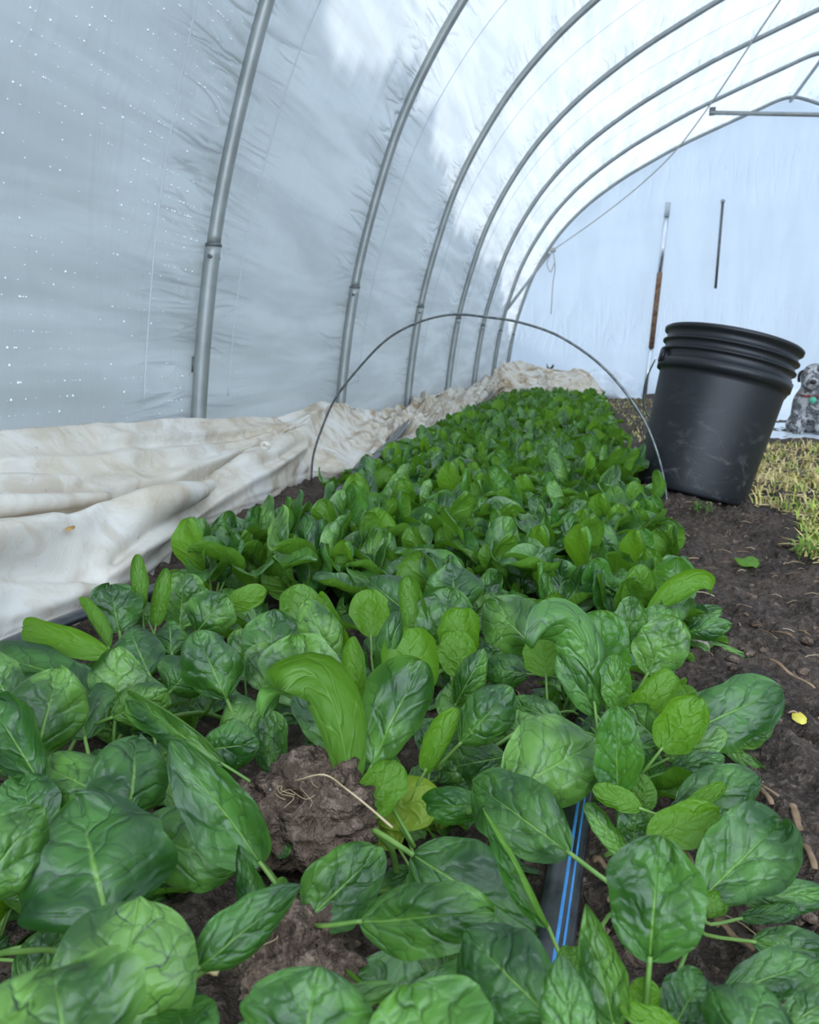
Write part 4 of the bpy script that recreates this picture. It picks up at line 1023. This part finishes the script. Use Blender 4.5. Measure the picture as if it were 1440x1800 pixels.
# ------------------------------------------------------------------ clods, stones, litter
def clod(px, py, z, rpx, sq, seed, label, roots):
    P = at_z(px, py, z); r = rpx/F*depth(P)
    V, Fc = ico(5)
    d = .30*fbm(V[:, 0]*1.3, V[:, 1]*1.3, V[:, 2]*1.3+seed, oct=2, seed=seed)
    for f, a in ((3.2, .30), (7, .17), (15, .09), (32, .05)):
        d = d+a*(.6-1.2*np.abs(vnoise(V[:, 0]*f, V[:, 1]*f, V[:, 2]*f+seed, seed=seed+int(f))))
    V = V*(1+d)[:, None]*np.array(sq)*r
    root = empty('soil_clod', (P[0], P[1], P[2]), label, 'clod')
    obj('lump', mesh_data('lump', V, Fc, MAT['clod']), root)
    rg = np.random.default_rng(seed)
    for k in range(roots):
        a = rg.random()*6.28; u = np.array([math.cos(a)*.7, -abs(math.sin(a))*.5-.1, .75]); pts = []
        dirn = rg.normal(size=3)
        for s in np.linspace(-.5, .5, 8):
            q = u+dirn*s*.42+.05*rg.normal(size=3); q /= np.linalg.norm(q); pts.append(q*np.array(sq)*r*1.07)
        MB().tube(catmull(pts[::2]+pts[-1:], 20), .0002+.00015*rg.random(), 5).build('root', MAT['root'], root)
    return root, P, r
cr_, P_, r_c = clod(537, 1432, .055, 98, (1.0, .8, .88), 3, 'crumbly brown soil clod with pale roots, the upper of two', 7)
pp = [at_y(520, 1372, P_[1]-.028), at_y(570, 1362, P_[1]-.032), at_y(610, 1388, P_[1]-.024), at_y(650, 1420, P_[1]-.02), at_y(690, 1455, P_[1]-.02)]
MB().tube(catmull(pp, 30)-P_, np.linspace(.0004, .0009, 30), 6).build('root', MAT['root'], cr_)
clod(520, 1690, .055, 98, (1.0, .8, .78), 8, 'crumbly brown soil clod nearest the bottom edge, the lower of two', 4)
P = at_z(1222, 1143, .012); V, Fc = ico(3)
V = V*(1+.25*fbm(V[:, 0], V[:, 1], V[:, 2], oct=3, seed=12))[:, None]*np.array([.018, .016, .016])
tag(obj('stone', mesh_data('stone', V, Fc, MAT['rock']), None, P), 'pinkish stone beside the right bed edge under a drooping leaf', 'stone')
def stick(pa, pb, r, z, label, mat='wood', flat=.5, cat='wood piece'):
    A = at_z(*pa, z); B = at_z(*pb, z)
    A[2] = float(soil_z(A[0], A[1]))+r*.8+.006; B[2] = float(soil_z(B[0], B[1]))+r*.8+.006
    n = 14; P = np.linspace(A, B, n); P[:, 1] += .004*np.sin(np.linspace(0, 5, n)); P[:, 2] += .002*np.sin(np.linspace(0, 9, n))
    return tag(MB().tube(P, np.linspace(r, r*.75, n)*(1+.15*np.sin(np.arange(n)*2.3)), 7, squash=flat).build('wood_chip', MAT[mat]), label, cat, None)
stick((1252, 1668), (1320, 1705), .0036, .0, 'flat split wood chip below the trailing thin stalked leaf')
stick((1318, 1398), (1352, 1448), .0030, .0, 'wood chip beside the right leaf tips under yellow leaf')
stick((1388, 1450), (1428, 1545), .0032, .0, 'curved bark strip lying on soil at the right edge')
stick((1040, 1562), (1090, 1592), .0030, .0, 'brown stick between the drip tape and upright oval leaf')
stick((1065, 1630), (1098, 1665), .0022, .0, 'thin brown stick in front of the upright oval leaf')
stick((1350, 1185), (1430, 1220), .0030, .0, 'reddish stick lying on soil above the yellow leaf')
stick((1300, 1740), (1330, 1790), .0028, .0, 'short stick near the bottom right corner leaves')
stick((315, 1622), (388, 1645), .0034, .045, 'cut pale stem stub left of the lower soil clod', 'straw', 1.0, 'stem')
def small_leaf(px, py, z, wpx, lpx, ang, mat, label, cat='leaf', name='fallen_leaf', k=.2):
    P = at_z(px, py, z); P[2] = max(P[2], float(soil_z(P[0], P[1]))+.006); s = depth(P)/F; Ln = lpx*s; W = wpx*s
    d = np.array([math.cos(ang), math.sin(ang), 0]); t = np.linspace(-.5, .5, 12)[:, None]
    spn = d*t*Ln+np.array([0, 0, 1.0])*(k*Ln*(.25-t*t)); spn = resample(spn, 12); _, S, N = frames(spn, np.array([-d[1], d[0], 0]))
    if N[5][2] < 0: N = -N
    V, Fc, uv = leaf_blade(spn, S, N, W, 9, .6, .5, -.3, .05, .02, seed=px)
    return tag(obj(name, mesh_data(name, V, Fc, MAT[mat], True, uv), None, P), label, cat)
small_leaf(1313, 984, .01, 60, 42, .1, 'leaf_bright', 'single fallen green leaf lying on bare soil before the bucket')
small_leaf(1406, 1262, .012, 26, 50, 1.4, 'yellow', 'small bright yellow leaf on the dark soil at right')
pb = at_x(123, 928, -.735)
small_leaf(123, 928, pb[2]+.002, 26, 16, .3, 'brown', 'curled brown dead leaf resting on the cream cloth')

# weeds and grass
def blades(n, gen, h0, h1, w, mats, name, label, cat, lean=.6):
    VV = []; FF = []; MI = []; nn = 0
    for _ in range(n):
        x, y = gen(); z = float(soil_z(x, y)); a = RNG.random()*6.28; h = h0+(h1-h0)*RNG.random(); ln = lean*(.3+RNG.random())*h
        d = np.array([math.cos(a), math.sin(a), 0]); s = np.array([-d[1], d[0], 0])*w*(.6+.8*RNG.random())
        q = np.array([x, y, z-.004]); c = np.array([q, q+d*ln*.3+np.array([0, 0, h*.6]), q+d*ln+np.array([0, 0, h*(.55+.45*RNG.random())])])
        VV.append(np.array([c[0]-s, c[0]+s, c[1]-s*.8, c[1]+s*.8, c[2]-s*.1, c[2]+s*.1]))
        FF += [[nn, nn+1, nn+3, nn+2], [nn+2, nn+3, nn+5, nn+4]]; m = int(RNG.random() < (.3 if y < 2.2 else .68) if len(mats) > 1 else 0); MI += [m, m]; nn += 6
    return tag(obj(name, mesh_data(name, np.concatenate(VV), np.array(FF), [MAT[m] for m in mats], True, None, MI)), label, cat, kind='stuff')
def gen_grass():
    while True:
        y = 1.42+4.6*RNG.random()**1.9; x = .34+2.0*RNG.random()**1.6
        edge = .42+.05*vnoise(y*5, 0, seed=77)
        if y < 1.6: edge += (1.6-y)*.5
        if y > 3.72 and x > .6: continue
        if x > edge and math.hypot(x-BUCKET_C[0], y-BUCKET_C[1]) > .19 and RNG.random() < .75+.5*vnoise(x*5, y*5, seed=5): return x, y
blades(21000, gen_grass, .012, .055, .0026, ['grass', 'dry_grass'], 'grass', 'patchy green and straw coloured grass right of the bucket', 'grass', .9)
def gen_mulch():
    x, y = gen_grass(); return x, y
sticks(4200, gen_mulch, 'straw_mulch', MAT['straw'], 'dry straw strewn among the grass right of the bucket', 'straw', .02, .08, .0008, .002)
def gen_far():
    y = 2.9+5*RNG.random(); return bed_right(y)+.10+.45*RNG.random()**1.3, y
blades(1500, gen_far, .01, .035, .003, ['grass', 'dry_grass'], 'weeds', 'low weeds along the path beyond the bucket', 'weeds', 1.2)
def weed(px, py, n, h, label, seed):
    P = at_z(px, py, .0); P[2] = float(soil_z(P[0], P[1])); root = empty('weed_seedling', P, label, 'weed'); rg = random.Random(seed)
    for k in range(n):
        a = rg.uniform(0, 6.28); x, y = rg.uniform(-.02, .02), rg.uniform(-.015, .015); hh = h*rg.uniform(.5, 1)
        st = MB().tube(catmull([(x, y, -.003), (x+.004*math.cos(a), y, hh*.6), (x+.012*math.cos(a), y+.012*math.sin(a), hh)], 6), .0007, 5).build('stalk', MAT['stem'], root)
        for s_ in range(4):
            b = a+s_*1.7; sp = resample(np.array([(0, 0, 0), (.006*math.cos(b), .006*math.sin(b), .003), (.013*math.cos(b), .013*math.sin(b), .001)]), 6)+np.array([x+.012*math.cos(a)*(.4+.15*s_), y+.012*math.sin(a)*(.4+.15*s_), hh*(.45+.18*s_)])
            _, S, N = frames(sp, np.array([-math.sin(b), math.cos(b), 0])); V, Fc, uv = leaf_blade(sp, S, N, .006, 5, .5, .5)
            obj('leaflet', mesh_data('leaflet', V, Fc, MAT['leaf_bright'], True, uv), st)
weed(1240, 915, 7, .035, 'tiny feathery weed seedlings in front of the tilted bucket', 3)
weed(1415, 975, 6, .04, 'leafy weed at the right picture edge before the grass', 5)
weed(1385, 890, 5, .03, 'low green weed just right of the bucket base', 8)

# ------------------------------------------------------------------ white sheet and dog
DY = 4.3
g0 = at_y(1422, 777, DY)
s0 = at_y(1440, 790, DY); heap('plastic_sheet', (s0[0]+.42, DY+.32, -.01), .85, .55, max(.02, g0[2]+.03), 15, MAT['sheet'], 'crumpled white plastic sheet spread on the ground beneath the dog', 'plastic sheet', 7)
heap('plastic_sheet', (s0[0]+.62, DY+1.5, -.01), 1.15, .5, .27, 19, MAT['sheet'], 'white plastic sheet heaped up behind the dog', 'plastic sheet', 6)

def dog_material():
    t = NT('merle_fur'); o = t.coords('Object')
    n1 = t.noise(o, 22, 4, .65, .5); n2 = t.noise(o, 9, 3); n3 = t.noise(o, 150, 3)
    col = t.mix(t.smooth(n1, .44, .54), (.50, .50, .50), (.07, .07, .075))
    col = t.mix(t.smooth(n2, .58, .66), col, (.06, .06, .065))
    col = t.mix(t.math('MULTIPLY', t.smooth(n3, .4, .7), .4), col, (.62, .60, .57))
    return t.done(t.principled(col, .85, 0, .2, t.bump(n3, .8, .006)))
MAT['fur'] = dog_material()
MAT['black_fur'] = simple('black_fur', (.02, .02, .022), (.045, .045, .05), 60, .8, 0, .3, .003, 150)
MAT['nose'] = simple('dog_nose', (.015, .014, .014), None, 1, .3)
MAT['eye'] = simple('dog_eye', (.02, .012, .008), None, 1, .08, 0, .8)
MAT['collar'] = simple('red_collar', (.40, .05, .04), (.10, .03, .03), 30, .6)
MAT['tag'] = simple('green_tag', (.12, .55, .36), None, 1, .4)
def blob_mesh(name, parts, mat, res):
    mbd = bpy.data.metaballs.new(name+'_mb'); mbd.resolution = res; mbd.threshold = .35
    ob = bpy.data.objects.new(name+'_mb', mbd); COL.objects.link(ob)
    for (p, q, r0, r1) in parts:
        p, q = np.array(p, float), np.array(q, float); n = max(2, int(np.linalg.norm(q-p)/(min(r0, r1)*.35))+1)
        for t in np.linspace(0, 1, n):
            el = mbd.elements.new(); el.co = Vector(p+(q-p)*t); el.radius = (r0+(r1-r0)*t)*1.55; el.stiffness = 3.2
    bpy.context.view_layer.update()
    dg = bpy.context.evaluated_depsgraph_get(); me = bpy.data.meshes.new_from_object(ob.evaluated_get(dg))
    me.name = name; me.materials.clear(); me.materials.append(mat)
    me.polygons.foreach_set('use_smooth', np.ones(len(me.polygons), dtype=bool))
    bpy.data.objects.remove(ob); bpy.data.metaballs.remove(mbd)
    return me
# a sitting dog facing -Y (the camera), height about .38 m; local units metres, z = 0 at the paws
DOG = [((0, .16, .085), (0, .02, .19), .085, .075), ((0, .02, .19), (0, -.02, .245), .070, .050), ((0, -.02, .245), (0, -.03, .285), .045, .045),
       ((0, -.035, .315), (0, -.02, .330), .052, .050), ((0, -.07, .303), (0, -.115, .292), .034, .026), ((-.022, -.08, .293), (.022, -.08, .293), .022, .022),
       ((-.05, .0, .16), (-.05, -.035, .07), .034, .023), ((-.05, -.035, .07), (-.052, -.035, .018), .021, .019), ((-.052, -.035, .014), (-.054, -.075, .012), .018, .016),
       ((.05, .0, .16), (.05, -.035, .07), .034, .023), ((.05, -.035, .07), (.052, -.035, .018), .021, .019), ((.052, -.035, .014), (.054, -.075, .012), .018, .016),
       ((-.06, .15, .07), (-.072, .06, .08), .05, .036), ((-.072, .06, .08), (-.075, .12, .022), .032, .022), ((-.078, .10, .016), (-.085, .02, .013), .019, .017),
       ((.06, .15, .07), (.072, .06, .08), .05, .036), ((.072, .06, .08), (.075, .12, .022), .032, .022), ((.078, .10, .016), (.085, .02, .013), .019, .017),
       ((0, .22, .04), (.10, .30, .02), .022, .014)]
kz = 1.0
droot = empty('dog', g0, 'grey and white speckled dog with black ear sitting at the right edge', 'dog')
droot.rotation_euler = (0, 0, math.radians(-16))
target_h = 133/F*depth(g0)
ks = target_h/.378; droot.scale = (ks, ks, ks)
obj('body', blob_mesh('dog_body', DOG, MAT['fur'], .0085), droot)
for sg, mt in ((-1, 'black_fur'), (1, 'black_fur')):
    V = []; n = 12; m = 9
    for i in range(n):
        t = i/(n-1); w = .030*math.sin(math.pi*(.18+.78*t))**.7; c = np.array([sg*(.050+.020*math.sin(t*2.2)), -.012-.012*t, .355-.062*t+.012*math.sin(t*3)])
        for j in range(m):
            a = 2*math.pi*j/m; V.append(c+np.array([sg*.007*math.cos(a), w*math.sin(a), 0]))
    f = [list(q) for q in grid_faces(n, m, True)]+[list(range(m))[::-1], [(n-1)*m+j for j in range(m)]]
    tag(obj('ear', mesh_data('ear', V, f, MAT[mt]), droot), 'black folded ear')
v_, f_ = ico(3)
obj('nose', mesh_data('nose', v_*np.array([.0155, .012, .012])+np.array([0, -.143, .300]), f_, MAT['nose']), droot)
for sg in (-1, 1):
    obj('eye', mesh_data('eye', v_*.0085+np.array([sg*.026, -.079, .331]), f_, MAT['eye']), droot)
pv = v_*np.array([.030, .024, .034])*(1+.1*fbm(v_[:, 0]*3, v_[:, 1]*3, v_[:, 2]*3, oct=2))[:, None]+np.array([.030, -.062, .335])
tag(obj('eye_patch', mesh_data('eye_patch', pv, f_, MAT['black_fur']), droot), 'black patch around one eye')
obj('mouth', MB().tube(catmull([(-.02, -.118, .278), (-.008, -.135, .276), (0, -.139, .281), (.008, -.135, .276), (.02, -.118, .278)], 16), .0022, 6).build('m', MAT['nose']).data, droot)
bpy.data.objects.remove(bpy.data.objects['m'])
a = np.linspace(0, 2*math.pi, 40)
cl_ = MB().tube(np.column_stack([.059*np.cos(a), -.024+.058*np.sin(a), .243+.016*np.sin(a)]), .0085, 8, cap=False, squash=.5).build('collar', MAT['collar'], droot)
mb = MB(); mb.tube([(.004, -.087, .212), (.004, -.090, .212)], .016, 18); mb.build('name_tag', MAT['tag'], cl_)
